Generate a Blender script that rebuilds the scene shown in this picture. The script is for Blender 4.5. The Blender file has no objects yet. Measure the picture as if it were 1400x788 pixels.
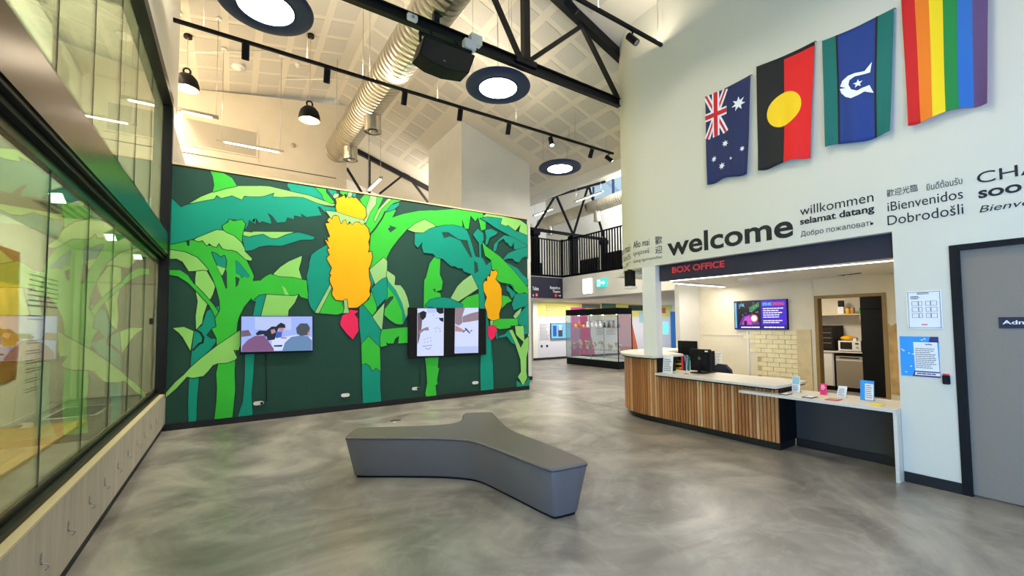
import bpy, bmesh, math, random
from mathutils import Vector, Matrix
random.seed(7)
S = bpy.context.scene
COL = S.collection

# ---------------------------------------------------------------- camera
FPX, PPX, PPY, EYE = 578.6, 700.0, 416.0, 1.6      # focal length and principal point in pixels of the 1400x788 frame
def _n(v): return Vector(v).normalized()
_vy = _n((318-PPX, -(446-PPY), -FPX))
_vx = Vector((1578-PPX, -(435.4-PPY), -FPX)); _vx = (_vx-_vx.dot(_vy)*_vy).normalized()
_vz = _vx.cross(_vy)
ROT = Matrix((_vx, _vy, _vz))                        # camera vectors -> world vectors
cd = bpy.data.cameras.new('camera'); cam = bpy.data.objects.new('camera', cd); COL.objects.link(cam)
cam.matrix_world = Matrix.Translation((0, 0, EYE)) @ ROT.to_4x4()
cd.sensor_width = 36; cd.lens = 36*FPX/1400; cd.shift_y = (PPY-394)/1400
cd.clip_start = .05; cd.clip_end = 200
S.camera = cam
def at(x, y, X=None, Y=None, Z=None):
    """point where the line of sight of a pixel meets a plane of the place"""
    d = ROT @ _n((x-PPX, -(y-PPY), -FPX))
    t = X/d.x if X is not None else Y/d.y if Y is not None else (Z-EYE)/d.z
    return Vector((0, 0, EYE)) + t*d

# ---------------------------------------------------------------- world, daylight, exposure
W = bpy.data.worlds.new('sky'); S.world = W; W.use_nodes = True
bg = W.node_tree.nodes['Background']; bg.inputs[0].default_value = (.55, .74, 1, 1); bg.inputs[1].default_value = 1.1
S.view_settings.view_transform = 'Standard'; S.view_settings.look = 'None'
S.view_settings.exposure = 0.13; S.view_settings.gamma = 1; S.view_settings.use_curve_mapping = False
WARM, NEUT, COOL = (1, .85, .64), (1, .93, .83), (.22, .48, 1)
def area(name, loc, size, power, col, rot=(0, 0, 0), sizey=None):
    l = bpy.data.lights.new(name, 'AREA'); l.energy = power; l.color = col; l.size = size
    if sizey: l.shape = 'RECTANGLE'; l.size_y = sizey
    o = bpy.data.objects.new(name, l); COL.objects.link(o); o.location = loc; o.rotation_euler = rot
    return o
def spot(name, loc, target, power, col, ang=50, blend=.6, rad=.04):
    l = bpy.data.lights.new(name, 'SPOT'); l.energy = power; l.color = col; l.spot_size = math.radians(ang)
    l.spot_blend = blend; l.shadow_soft_size = rad
    o = bpy.data.objects.new(name, l); COL.objects.link(o); o.location = loc
    o.rotation_euler = (Vector(target)-Vector(loc)).to_track_quat('-Z', 'Y').to_euler()
    return o
# daylight through the entrance in the left wall behind the viewer
area('entrance_daylight', (-.75, -2.0, 1.05), 2.0, 420, COOL, (0, math.radians(-90), 0), 4.2)
# ceiling lamps over and behind the viewer and next door, plus added fill lights
for i, (x, y) in enumerate([(.25, 1.6), (3.6, 1.6), (.25, -2.2), (3.6, -2.2)]):
    area('lobby_lamp', (x, y, 5.45), .8, 40, NEUT)
area('rear_room_fill', (1.0, 10.4, 4.6), 2.4, 24, WARM, (math.pi, 0, 0), .5)  # added upward fill hidden behind the mural, brightens the rear wall and ceiling
area('rear_room_fill', (6.65, 12.75, 5.6), 1.0, 220, NEUT, Vector((-.45, .8, -.1)).to_track_quat('-Z', 'Y').to_euler())  # added fill hidden behind the tower, aimed at the far rear wall
area('hall_fill', (9.6, 7.4, 5.3), 1.8, 170, NEUT)  # added fill hidden by the rounded wall, brightens the hall
area('hall_fill', (12.7, 10.4, 6.6), 1.6, 380, (.8, .88, 1), Vector((-.25, .8, -.45)).to_track_quat('-Z', 'Y').to_euler())  # added fill out of sight, brightens the space behind the mezzanine slats
area('exhibition_lamp', (12.2, 13.9, 2.53), 2.6, 90, NEUT, (0, 0, 0), .08)
area('exhibition_lamp', (17.5, 13.2, 2.53), 5, 120, NEUT, (0, 0, 0), .08)
area('side_room_fill', (-1.2, 7.2, 3.2), .14, 620, WARM, (0, math.radians(35), 0), 9)  # added strip hidden by the header, brightens the lower side room
area('upper_room_fill', (-1.2, 7.5, 6.7), .14, 760, WARM, (0, math.radians(50), 0), 9)  # added unseen strip above the top glass bar, brightens the upper room
area('ceiling_fill', (4.3, 4.10, 6.02), 2.4, 18, (1, .9, .74), (math.pi, 0, 0), .04)  # added upward fill on the short rail, no such fitting there
area('ceiling_fill', (2.2, 7.15, 5.80), 5.2, 85, (1, .9, .74), (math.pi, 0, 0), .04)  # added upward fill along the long rail to brighten the ceiling
area('kitchen_lamp', (10.8, 4.4, 2.40), .5, 28, NEUT)

# ---------------------------------------------------------------- materials
def lin(c): return tuple(((v/255)/12.92 if v/255 <= .04045 else ((v/255+.055)/1.055)**2.4) for v in c)
MATS = {}
def M(name, rgb=None, rough=.6, metal=0, spec=.5, emit=0, var=0, vscale=6, bump=0, bscale=60, stretch=(1, 1, 1)):
    if name in MATS: return MATS[name]
    m = bpy.data.materials.new(name); m.use_nodes = True; MATS[name] = m
    nt = m.node_tree; p = nt.nodes['Principled BSDF']; c = lin(rgb)
    p.inputs['Base Color'].default_value = (*c, 1); p.inputs['Roughness'].default_value = rough
    p.inputs['Metallic'].default_value = metal; p.inputs['Specular IOR Level'].default_value = spec
    if emit:
        p.inputs['Emission Color'].default_value = (*c, 1); p.inputs['Emission Strength'].default_value = emit
        p.inputs['Base Color'].default_value = (*(v*.1 for v in c), 1)
    if var or bump:
        tc = nt.nodes.new('ShaderNodeTexCoord'); mp = nt.nodes.new('ShaderNodeMapping')
        mp.inputs['Scale'].default_value = stretch; nt.links.new(tc.outputs['Object'], mp.inputs[0])
    if var:
        n = nt.nodes.new('ShaderNodeTexNoise'); n.inputs['Scale'].default_value = vscale; n.inputs['Detail'].default_value = 5
        r = nt.nodes.new('ShaderNodeValToRGB'); nt.links.new(mp.outputs[0], n.inputs['Vector']); nt.links.new(n.outputs['Fac'], r.inputs[0])
        r.color_ramp.elements[0].position = .3; r.color_ramp.elements[1].position = .7
        r.color_ramp.elements[0].color = (*(v*(1-var) for v in c), 1); r.color_ramp.elements[1].color = (*(min(1, v*(1+var)) for v in c), 1)
        nt.links.new(r.outputs[0], p.inputs['Base Color'])
    if bump:
        n2 = nt.nodes.new('ShaderNodeTexNoise'); n2.inputs['Scale'].default_value = bscale
        b = nt.nodes.new('ShaderNodeBump'); b.inputs['Strength'].default_value = bump; b.inputs['Distance'].default_value = .01
        nt.links.new(mp.outputs[0], n2.inputs['Vector']); nt.links.new(n2.outputs['Fac'], b.inputs['Height']); nt.links.new(b.outputs[0], p.inputs['Normal'])
    return m
def glass(name, tint, refl=1.0, rough=0):
    m = bpy.data.materials.new(name); m.use_nodes = True; MATS[name] = m; nt = m.node_tree; nt.nodes.clear()
    o = nt.nodes.new('ShaderNodeOutputMaterial'); mx = nt.nodes.new('ShaderNodeMixShader'); t = nt.nodes.new('ShaderNodeBsdfTransparent')
    g = nt.nodes.new('ShaderNodeBsdfGlossy'); f = nt.nodes.new('ShaderNodeFresnel'); f.inputs[0].default_value = 1.5
    mu = nt.nodes.new('ShaderNodeMath'); mu.operation = 'MULTIPLY'; mu.inputs[1].default_value = refl; mu.use_clamp = True
    t.inputs[0].default_value = (*lin(tint), 1); g.inputs['Roughness'].default_value = rough
    nt.links.new(f.outputs[0], mu.inputs[0]); nt.links.new(mu.outputs[0], mx.inputs[0])
    nt.links.new(t.outputs[0], mx.inputs[1]); nt.links.new(g.outputs[0], mx.inputs[2]); nt.links.new(mx.outputs[0], o.inputs[0])
    return m
def concrete():
    m = M('polished_concrete', (136, 131, 123), .3, 0, .5); nt = m.node_tree; p = nt.nodes['Principled BSDF']
    tc = nt.nodes.new('ShaderNodeTexCoord')
    def noise(sc, det, dist, rough=.6):
        n = nt.nodes.new('ShaderNodeTexNoise'); n.inputs['Scale'].default_value = sc; n.inputs['Detail'].default_value = det
        n.inputs['Distortion'].default_value = dist; n.inputs['Roughness'].default_value = rough; nt.links.new(tc.outputs['Object'], n.inputs['Vector']); return n
    a = noise(.75, 9, 1.6, .58); r = nt.nodes.new('ShaderNodeValToRGB'); nt.links.new(a.outputs['Fac'], r.inputs[0])
    e = r.color_ramp.elements; e[0].position = .32; e[0].color = (*lin((104, 98, 91)), 1); e[1].position = .7; e[1].color = (*lin((178, 170, 158)), 1)
    k = e.new(.5); k.color = (*lin((140, 134, 125)), 1)
    b = noise(1.7, 10, 2.3, .68); r2 = nt.nodes.new('ShaderNodeValToRGB'); nt.links.new(b.outputs['Fac'], r2.inputs[0])
    r2.color_ramp.elements[0].position = .5; r2.color_ramp.elements[0].color = (0, 0, 0, 1); r2.color_ramp.elements[1].position = .72; r2.color_ramp.elements[1].color = (.42, .42, .42, 1)
    mx = nt.nodes.new('ShaderNodeMix'); mx.data_type = 'RGBA'; nt.links.new(r2.outputs[0], mx.inputs[0]); nt.links.new(r.outputs[0], mx.inputs[6])
    mx.inputs[7].default_value = (*lin((188, 181, 170)), 1); nt.links.new(mx.outputs[2], p.inputs['Base Color'])
    rr = nt.nodes.new('ShaderNodeMapRange'); rr.inputs[3].default_value = .27; rr.inputs[4].default_value = .35
    nt.links.new(b.outputs['Fac'], rr.inputs[0]); nt.links.new(rr.outputs[0], p.inputs['Roughness'])
    return m
def perforated():
    m = M('perforated_plaster', (196, 190, 178), .9); nt = m.node_tree; p = nt.nodes['Principled BSDF']
    tc = nt.nodes.new('ShaderNodeTexCoord'); mp = nt.nodes.new('ShaderNodeMapping'); mp.inputs['Scale'].default_value = (60, 60, 1)
    v = nt.nodes.new('ShaderNodeTexVoronoi'); v.voronoi_dimensions = '2D'; v.inputs['Scale'].default_value = 1; v.inputs['Randomness'].default_value = 0
    r = nt.nodes.new('ShaderNodeValToRGB'); r.color_ramp.elements[0].position = .18; r.color_ramp.elements[1].position = .24
    r.color_ramp.elements[0].color = (*lin((146, 140, 128)), 1); r.color_ramp.elements[1].color = (*lin((206, 199, 184)), 1)
    nt.links.new(tc.outputs['Object'], mp.inputs[0]); nt.links.new(mp.outputs[0], v.inputs['Vector']); nt.links.new(v.outputs['Distance'], r.inputs[0]); nt.links.new(r.outputs[0], p.inputs['Base Color'])
    return m
concrete(); perforated()
glass('pane_glass', (226, 241, 230), .82); glass('clear_glass', (246, 251, 249), .4)
M('white_wall', (226, 222, 210), .75, var=.02, vscale=3); M('gallery_paint', (212, 207, 189), .6); M('white_gloss', (228, 224, 214), .35)
M('ceiling_white', (216, 207, 188), .85); M('cream_wall', (228, 216, 190), .8, var=.03, vscale=4)
M('warm_wall', (214, 203, 182), .8, var=.03, vscale=3); M('grey_band', (168, 160, 145), .8)
M('black_steel', (14, 14, 16), .45, spec=.3); M('black', (10, 10, 12), .6, spec=.25); M('black_gloss', (10, 10, 12), .18); M('skirting', (10, 10, 11), .55)
M('bronze', (56, 42, 30), .24, .8, bump=.04, bscale=200); M('mural_ground', (34, 72, 60), .65, spec=.25, var=.04, vscale=2)
M('teal', (4, 148, 124), .6, spec=.25, var=.03, vscale=2); M('leaf_green', (56, 190, 56), .6, spec=.25, var=.05, vscale=2)
M('light_green', (146, 212, 108), .6, spec=.25, var=.04, vscale=2); M('pale_green', (150, 200, 122), .5); M('ink', (12, 30, 24), .6)
M('banana', (246, 178, 6), .6, spec=.25, var=.04, vscale=2); M('pink', (240, 14, 84), .5); M('pine_edge', (222, 190, 138), .6)
M('grey_ply', (176, 166, 148), .7, var=.12, vscale=3, stretch=(1, 5, .5)); M('ply_edge', (205, 188, 146), .6)
M('steel', (190, 186, 178), .3, 1); M('galv', (194, 188, 174), .32, 1, var=.08, vscale=5)
M('navy', (28, 44, 84), .55); M('sign_navy', (26, 24, 48), .6); M('lamp_white', (255, 250, 240), .5, emit=22)
M('tube_white', (255, 246, 228), .5, emit=12); M('warm_bowl', (255, 226, 150), .5, emit=1.6); M('strip_white', (255, 248, 236), .5, emit=7)
M('spot_lens', (255, 250, 240), .4, emit=14); M('panel_white', (255, 252, 246), .5, emit=3)
M('vinyl_grey', (101, 95, 92), .45, bump=.05, bscale=500); M('seam', (70, 66, 62), .7)
for i, c in enumerate([(176, 116, 62), (160, 100, 52), (196, 140, 84), (184, 126, 74), (208, 158, 104)]):
    M('oak%d' % i, c, .5, var=.14, vscale=5, stretch=(9, 9, .6))
M('stone', (212, 205, 190), .4, var=.1, vscale=90); M('dark_panel', (58, 54, 50), .6); M('red', (228, 36, 60), .5)
M('lettering', (22, 21, 20), .7); M('lettering_grey', (92, 90, 78), .7); M('paper', (232, 232, 230), .7); M('print_grey', (110, 110, 112), .7)
M('door_grey', (130, 120, 106), .6, var=.03, vscale=60); M('brown_frame', (150, 122, 74), .55); M('brick', (236, 222, 180), .8, var=.08, vscale=9)
M('mortar', (196, 174, 128), .9, var=.15, vscale=12); M('raw_plaster', (204, 166, 112), .9, var=.2, vscale=7); M('patch', (214, 194, 152), .9, var=.08, vscale=8)

# ---------------------------------------------------------------- mesh helpers
OFF = {}
class B:
    def __init__(s): s.v = []; s.f = []; s.sm = []
    def add(s, vs, fs, smooth=False):
        k = len(s.v); s.v += [Vector(v) for v in vs]; s.f += [tuple(i+k for i in f) for f in fs]; s.sm += [smooth]*len(fs); return s
    def box(s, a, b):
        x0, x1 = sorted((a[0], b[0])); y0, y1 = sorted((a[1], b[1])); z0, z1 = sorted((a[2], b[2]))
        return s.add([(x0,y0,z0),(x1,y0,z0),(x1,y1,z0),(x0,y1,z0),(x0,y0,z1),(x1,y0,z1),(x1,y1,z1),(x0,y1,z1)],
                     [(0,3,2,1),(4,5,6,7),(0,1,5,4),(1,2,6,5),(2,3,7,6),(3,0,4,7)])
    def bevbox(s, a, b, r=.01):
        x0, x1 = sorted((a[0], b[0])); y0, y1 = sorted((a[1], b[1])); z0, z1 = sorted((a[2], b[2])); vs = []
        for z, d in ((z0, r), (z0+r, 0), (z1-r, 0), (z1, r)):
            vs += [(x0+r+d*.0, y0+d, z), (x1-r, y0+d, z), (x1-d, y0+r, z), (x1-d, y1-r, z), (x1-r, y1-d, z), (x0+r, y1-d, z), (x0+d, y1-r, z), (x0+d, y0+r, z)]
        fs = [tuple(range(7, -1, -1)), tuple(range(24, 32))]
        for k in range(3):
            for i in range(8): j = (i+1) % 8; fs.append((k*8+i, k*8+j, k*8+8+j, k*8+8+i))
        return s.add(vs, fs)
    def bar(s, p, q, w, h=None, up=(0, 0, 1)):
        """rectangular bar from p to q"""
        p, q = Vector(p), Vector(q); d = (q-p).normalized(); u = Vector(up); sd = d.cross(u)
        if sd.length < 1e-4: sd = d.cross(Vector((0, 1, 0)))
        sd.normalize(); u = sd.cross(d); h = h or w; vs = []
        for c in (p, q):
            for a, b_ in ((-1, -1), (1, -1), (1, 1), (-1, 1)): vs.append(c+sd*a*w/2+u*b_*h/2)
        return s.add(vs, [(0,1,2,3),(7,6,5,4),(0,4,5,1),(1,5,6,2),(2,6,7,3),(3,7,4,0)])
    def cyl(s, p, q, r, n=16, r2=None, caps=True):
        p, q = Vector(p), Vector(q); d = (q-p).normalized(); a = d.orthogonal().normalized(); b = d.cross(a); r2 = r if r2 is None else r2
        vs = [p+(a*math.cos(2*math.pi*i/n)+b*math.sin(2*math.pi*i/n))*r for i in range(n)]+[q+(a*math.cos(2*math.pi*i/n)+b*math.sin(2*math.pi*i/n))*r2 for i in range(n)]
        s.add(vs, [(i, (i+1) % n, n+(i+1) % n, n+i) for i in range(n)], True)
        if caps:
            k = len(s.v)-2*n; s.f += [tuple(k+i for i in range(n-1, -1, -1)), tuple(k+n+i for i in range(n))]; s.sm += [False, False]
        return s
    def tube(s, pts, r, n=8):
        for a, b in zip(pts, pts[1:]): s.cyl(a, b, r, n)
        return s
    def lathe(s, c, prof, n=20, axis='z'):
        vs = []; c = Vector(c)
        for r, h in prof:
            for i in range(n):
                a = 2*math.pi*i/n; u, v = r*math.cos(a), r*math.sin(a)
                vs.append(c+Vector((u, v, h) if axis == 'z' else (u, h, v) if axis == 'y' else (h, u, v)))
        fs = [(k*n+i, k*n+(i+1) % n, (k+1)*n+(i+1) % n, (k+1)*n+i) for k in range(len(prof)-1) for i in range(n)]
        return s.add(vs, fs, True)
    def prism(s, poly, z0, z1):
        n = len(poly); vs = [(x, y, z0) for x, y in poly]+[(x, y, z1(x, y) if callable(z1) else z1) for x, y in poly]
        return s.add(vs, [tuple(range(n-1, -1, -1)), tuple(range(n, 2*n))]+[(i, (i+1) % n, n+(i+1) % n, n+i) for i in range(n)])
    def poly(s, pts): return s.add(pts, [tuple(range(len(pts)))])
    def ball(s, c, rx, ry=None, rz=None, n=10):
        ry = ry or rx; rz = rz or rx; m = n//2+1; vs = []
        for k in range(m+1):
            t = math.pi*k/m
            for i in range(n): a = 2*math.pi*i/n; vs.append((c[0]+rx*math.sin(t)*math.cos(a), c[1]+ry*math.sin(t)*math.sin(a), c[2]-rz*math.cos(t)))
        return s.add(vs, [(k*n+i, k*n+(i+1) % n, (k+1)*n+(i+1) % n, (k+1)*n+i) for k in range(m) for i in range(n)], True)
    def build(s, name, mat, parent=None):
        off = OFF.get(parent, Vector()) if parent else Vector()
        me = bpy.data.meshes.new(name); me.from_pydata([tuple(v-off) for v in s.v], [], s.f); me.update()
        me.polygons.foreach_set('use_smooth', s.sm)
        for mm in (mat if isinstance(mat, (list, tuple)) else [mat]): me.materials.append(MATS[mm])
        o = bpy.data.objects.new(name, me); COL.objects.link(o)
        if parent: o.parent = parent; OFF[o] = off
        else: OFF[o] = Vector()
        return o
def tag(o, label, cat, group=None):
    o['label'] = label; o['category'] = cat
    if group: o['group'] = group
    return o
def thing(name, loc, label, cat, group=None):
    o = bpy.data.objects.new(name, None); COL.objects.link(o); o.location = loc; o.empty_display_size = .1
    OFF[o] = Vector(loc); return tag(o, label, cat, group)
def struct(o, label=None):
    o['kind'] = 'structure'
    if label: o['label'] = label
    return o
def box(a, b): return B().box(a, b)
def copy_thing(src, loc, label=None):
    c = src.copy(); COL.objects.link(c); c.location = loc
    if label: c['label'] = label
    for ch in list(src.children):
        k = ch.copy(); COL.objects.link(k); k.parent = c
        for g in list(ch.children):
            q = g.copy(); COL.objects.link(q); q.parent = k
    return c
def text_mesh(body, bold=0, shear=0, spacing=1):
    cu = bpy.data.curves.new('lettering', 'FONT'); cu.body = body; cu.size = 1; cu.offset = bold; cu.shear = shear; cu.space_character = spacing; cu.resolution_u = 4
    o = bpy.data.objects.new('lettering', cu); COL.objects.link(o)
    dg = bpy.context.evaluated_depsgraph_get(); me = bpy.data.meshes.new_from_object(o.evaluated_get(dg))
    bpy.data.objects.remove(o); bpy.data.curves.remove(cu); return me
def text(name, body, fn, u0, u1, v0, v1, mat, parent=None, bold=0, shear=0, xscale=None, spacing=1):
    """letters fitted into u0..u1 x v0..v1; fn maps (u, v) to a point of the surface"""
    me = text_mesh(body, bold, shear, spacing); vs = [v.co for v in me.vertices]
    if not vs: return None
    xa, xb = min(v.x for v in vs), max(v.x for v in vs); ya, yb = min(v.y for v in vs), max(v.y for v in vs)
    sv = (v1-v0)/(yb-ya); su = (u1-u0)/(xb-xa) if xscale is None else sv*xscale*(1 if u1 is None or u1 > u0 else -1)
    off = OFF.get(parent, Vector()) if parent else Vector()
    for v in me.vertices: v.co = Vector(fn(u0+(v.co.x-xa)*su, v0+(v.co.y-ya)*sv))-off
    me.materials.clear(); me.materials.append(MATS[mat]); me.name = name
    o = bpy.data.objects.new(name, me); COL.objects.link(o)
    if parent: o.parent = parent; OFF[o] = off
    return o
def print_lines(b, fn, u0, u1, v0, v1, n, h=.5, ragged=.3, words=6):
    """n lines of small print as short bars"""
    for i in range(n):
        v = v1-(i+.5)*(v1-v0)/n; hh = h*abs(v1-v0)/n/2; end = u0+(u1-u0)*(1-ragged*random.random()); u = u0
        while abs(u-u0) < abs(end-u0)*.96:
            w = (u1-u0)/words*random.uniform(.5, 1.2); e = u+w
            if abs(e-u0) > abs(end-u0): e = end
            b.poly([fn(u, v-hh), fn(e, v-hh), fn(e, v+hh), fn(u, v+hh)]); u = e+(u1-u0)*.02
    return b

# ---------------------------------------------------------------- main planes of the place (metres)
XL, XR, YM = -.85, 5.62, 8.42            # glass wall, box office wall, mural wall
RIDGE, ZR, SR, SL = 2.25, 7.86, .3305, .213
EAVE = 8.3
def zc(x): return ZR-SR*(x-RIDGE) if x > RIDGE else ZR-SL*(RIDGE-x)

# ================================================================ the setting
floor = struct(box((-3.1, -4.6, -.12), (22, 18, 0)).build('floor', 'polished_concrete'), 'polished grey concrete floor')
jn = B()
for p, q in (((722, 534), (1000, 590)),):
    a, b = at(*p, Z=.0), at(*q, Z=.0); jn.bar((a.x, a.y, .0005), (b.x, b.y, .0005), .008, .001)
jn.build('saw_joint', 'seam', floor)

# --- left: low boarded wall, glass, header, upper glass
wl = struct(box((-.99, -4.5, .09), (XL, 8.40, .56)).build('wall_left', 'grey_ply'), 'low grey boarded wall under the glazing')
box((-.99, -4.5, .56), (XL+.004, 8.40, .576)).build('edge_strip', 'ply_edge', wl)
for (y, z) in ((3.40, .32), (3.86, .32), (4.34, .32), (4.78, .32), (5.26, .32), (5.71, .32), (6.2, .315), (6.64, .31), (7.12, .31), (7.55, .31)):
    h = B(); h.bevbox((XL-.001, y-.012, z-.012), (XL+.004, y+.012, z+.05), .003)
    hk = h.build('hook_plate', 'steel', wl)
    pts = [Vector((XL+.004+.03*math.sin(t), y, z-.012-.018*(1-math.cos(t)))) for t in [i*math.pi/6 for i in range(6)]]
    B().tube([(XL+.003, y, z+.01)]+[(v.x, v.y, v.z) for v in pts], .004, 6).build('hook', 'steel', hk)
struct(box((-.97, -4.5, 0), (XL-.02, 8.40, .09)).build('baseboard_left', 'skirting'))
fr = struct(box((-.985, -4.5, .576), (-.90, 8.30, .61)).build('trim_1', 'black_steel'), 'black sill channel of the glazing')
box((-.98, -4.5, .61), (-.94, 8.30, .66)).build('glazing_bead', 'bronze', fr)
hd = struct(box((-1.06, -4.5, 2.70), (XL, 8.40, 3.02)).build('trim_2', 'bronze'), 'bronze header beam between the glass panes')
box((-1.05, -4.5, 2.66), (XL-.004, 8.40, 2.672)).build('shadow_line', 'black', hd)
box((-1.05, -4.5, 2.672), (XL-.012, 8.40, 2.70)).build('reveal_strip', 'bronze', hd)
box((-1.04, -4.5, 2.62), (-.89, 8.30, 2.66)).build('track_channel', 'black_steel', hd)
box((-.97, -4.5, 2.55), (-.93, 8.30, 2.62)).build('glazing_bead', 'bronze', hd)
ps = struct(box((-.96, 8.30, .576), (-.838, 8.419, 5.05)).build('trim_3', 'black_steel'), 'black steel corner post of the glazing')
struct(box((-.97, -4.5, 5.05), (-.845, 8.419, 5.20)).build('trim_4', 'black_steel'), 'black steel bar along the top of the glass')
w1 = thing('window_1', (-.95, 2, .64), 'lower glazing', 'window'); w2 = thing('window_2', (-.95, 2, 3.02), 'upper glazing', 'window')
for w in (w1, w2): del w['category']; struct(w)
w1['label'] = 'tall glass panes between the low boarded wall and the bronze header'; w2['label'] = 'glass panes above the bronze header'
LJ = [-4.4, -2.6, -1.5, -.6, .3, 1.2, 1.98, 2.84, 3.71, 4.56, 5.39, 6.26, 7.13, 8.0, 8.30]
for a, b in zip(LJ, LJ[1:]): box((-.958, a+.002, .62), (-.952, b-.002, 2.66)).build('glass_pane', 'pane_glass', w1)
UJ = [-4.4, -2.4, -1.3, -.3, .8, 1.9, 2.82, 3.73, 4.54, 5.43, 6.25, 7.27, 8.30]
for a, b in zip(UJ, UJ[1:]): box((-.958, a+.002, 3.01), (-.952, b-.002, 5.06)).build('glass_pane', 'pane_glass', w2)
for j, w, z0, z1 in ((LJ, w1, .62, 2.66), (UJ, w2, 3.01, 5.06)):
    for y in j[1:-1]: box((-.959, y-.002, z0), (-.951, y+.002, z1)).build('joint_seal', 'lettering_grey', w)
struct(box((-1.0, -4.5, 5.20), (XL, 9.0, zc(XL)+.02)).build('wall_left_upper', 'white_wall'))

# --- room behind the glass
wf = struct(box((-3.10, -4.5, 0), (-2.97, 13.4, 7.6)).build('wall_side_room', 'white_wall'))
wg = struct(box((-2.97, 13.26, 0), (-.9, 13.4, 7.6)).build('wall_side_room_end', 'white_wall'))
struct(box((-1.0, 8.56, 0), (-.9, 13.26, 5.05)).build('wall_side_room_partition', 'white_wall'))
struct(box((-2.97, -4.5, 3.34), (-1.06, 13.26, 3.40)).build('ceiling_side_room', 'white_wall'))
struct(box((-2.97, -4.5, 7.45), (-1.0, 13.26, 7.52)).build('ceiling_side_room_upper', 'white_wall'))
struct(box((-2.97, -4.5, 0), (-2.95, 13.26, .07)).build('baseboard_side_room', 'white_gloss'))
dr = struct(box((-2.82, 13.22, .01), (-1.34, 13.262, 2.6)).build('door_2', 'white_gloss'), 'white flush double door at the end of the glazed room')
box((-2.10, 13.215, .01), (-2.092, 13.222, 2.6)).build('meeting_gap', 'seam', dr)
box((-2.86, 13.23, 0), (-2.82, 13.262, 2.64)).build('door_frame', 'grey_band', dr)
box((-2.82, 13.23, 2.6), (-1.34, 13.262, 2.64)).build('door_frame', 'grey_band', dr)
box((-1.66, 13.19, 1.66), (-1.58, 13.222, 1.8)).build('lock_box', 'black', dr)
for y, z in ((11.6, 7.0), (12.09, 6.86)):
    g = box((-2.97, y-.22, z-.42), (-2.955, y+.22, z+.2)).build('air_vent', 'grey_band')
    tag(g, 'pale grille high on the side room wall, ' + ('nearer one' if y < 12 else 'by the far corner'), 'vent')
B().tube([(-2.93, -2, 7.38), (-2.93, 13.2, 7.38)], .03, 8).build('cable_conduit', 'white_gloss')
tag(bpy.data.objects['cable_conduit'], 'white conduit along the top of the side room wall', 'conduit')

# --- mural wall
wm = struct(box((-.838, YM, 0), (6.02, 8.55, 4.165)).build('wall_mural', 'mural_ground'))
box((-.838, YM-.012, 4.165), (6.03, 8.56, 4.19)).build('top_cap', 'pine_edge', wm)
box((-.838, YM-.006, 4.145), (6.02, YM, 4.165)).build('shadow_line', 'black', wm)
box((6.02, YM-.004, 0), (6.035, 8.56, 4.165)).build('end_trim', 'white_gloss', wm)
struct(box((-.9, YM-.022, 0), (6.03, YM, .1)).build('baseboard_mural', 'skirting'))

# --- tower and rear walls seen above the mural
struct(B().prism([(4.94, 9.83), (7.14, 9.83), (7.14, 12.08), (4.94, 12.08)], 0, lambda x, y: zc(x)+.01).build('wall_tower', 'white_wall'))
struct(box((4.94, 9.81, 0), (7.15, 9.83, .1)).build('baseboard_tower', 'skirting'))
wr = struct(B().prism([(-1.2, 12.2), (2.57, 12.2), (2.57, 12.35), (-1.2, 12.35)], 0, lambda x, y: zc(x)+.0).build('wall_rear', 'warm_wall'))
box((-1.2, 12.18, 5.83), (.42, 12.2, 6.44)).build('service_panel', 'grey_band', wr)
box((-1.2, 12.17, 5.80), (.45, 12.2, 5.83)).build('panel_trim', 'warm_wall', wr); box((.42, 12.17, 5.83), (.45, 12.2, 6.44)).build('panel_trim', 'warm_wall', wr)
box((-1.2, 12.185, 5.62), (2.3, 12.2, 5.635)).build('groove', 'seam', wr)
box((2.45, 12.35, 0), (2.57, 17.5, 7.5)).build('return_wall', 'white_wall', wr)
struct(B().prism([(2.57, 17.4), (9.0, 17.4), (9.0, 17.55), (2.57, 17.55)], 0, lambda x, y: zc(min(x, 8.29))+.0).build('wall_rear_far', 'white_wall'))

# --- ceiling: two slopes meeting at a ridge, with perforated squares
cl = B(); T = .16
for (xa, xb) in ((-1.3, RIDGE), (RIDGE, EAVE)):
    za, zb = zc(xa), zc(xb)
    cl.add([(xa,-4.6,za),(xb,-4.6,zb),(xb,17.6,zb),(xa,17.6,za),(xa,-4.6,za+T),(xb,-4.6,zb+T),(xb,17.6,zb+T),(xa,17.6,za+T)],
           [(0,3,2,1),(4,5,6,7),(0,1,5,4),(1,2,6,5),(2,3,7,6),(3,0,4,7)])
ceil = struct(cl.build('ceiling', 'ceiling_white'), 'sloping white plaster ceiling with squares of perforated board')
sq = None
for side in (0, 1):
    ang = math.atan(SR) if side == 0 else -math.atan(SL)
    for i in range(11 if side == 0 else 6):
        for j in range(18):
            x = (5.42+.573*(i-6)+.573*.0 if side == 0 else RIDGE-.48-.573*i); y = 6.07+.6*(j-5)
            if side == 0 and not (RIDGE+.3 < x < EAVE-.3): continue
            if side == 1 and x < -.62 and y < 9.2: continue
            if x > 4.6 and x < 7.5 and 9.5 < y < 12.4: continue
            if x > 5.3 and y < 5.4: continue
            if y < 3.9: continue
            if sq is None:
                sq = box((-.225, -.24, -.006), (.225, .24, .006)).build('perforated_square', 'perforated_plaster', ceil)
                o = sq
            else:
                o = sq.copy(); COL.objects.link(o)
            o.location = (x, y, zc(x)-.002); o.rotation_euler = (0, ang, 0)
struct(box((EAVE, -4.6, zc(EAVE)-.26), (EAVE+.12, 17.6, zc(EAVE)+.16)).build('trim_5', 'white_gloss'), 'edge beam of the lobby ceiling')

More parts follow.
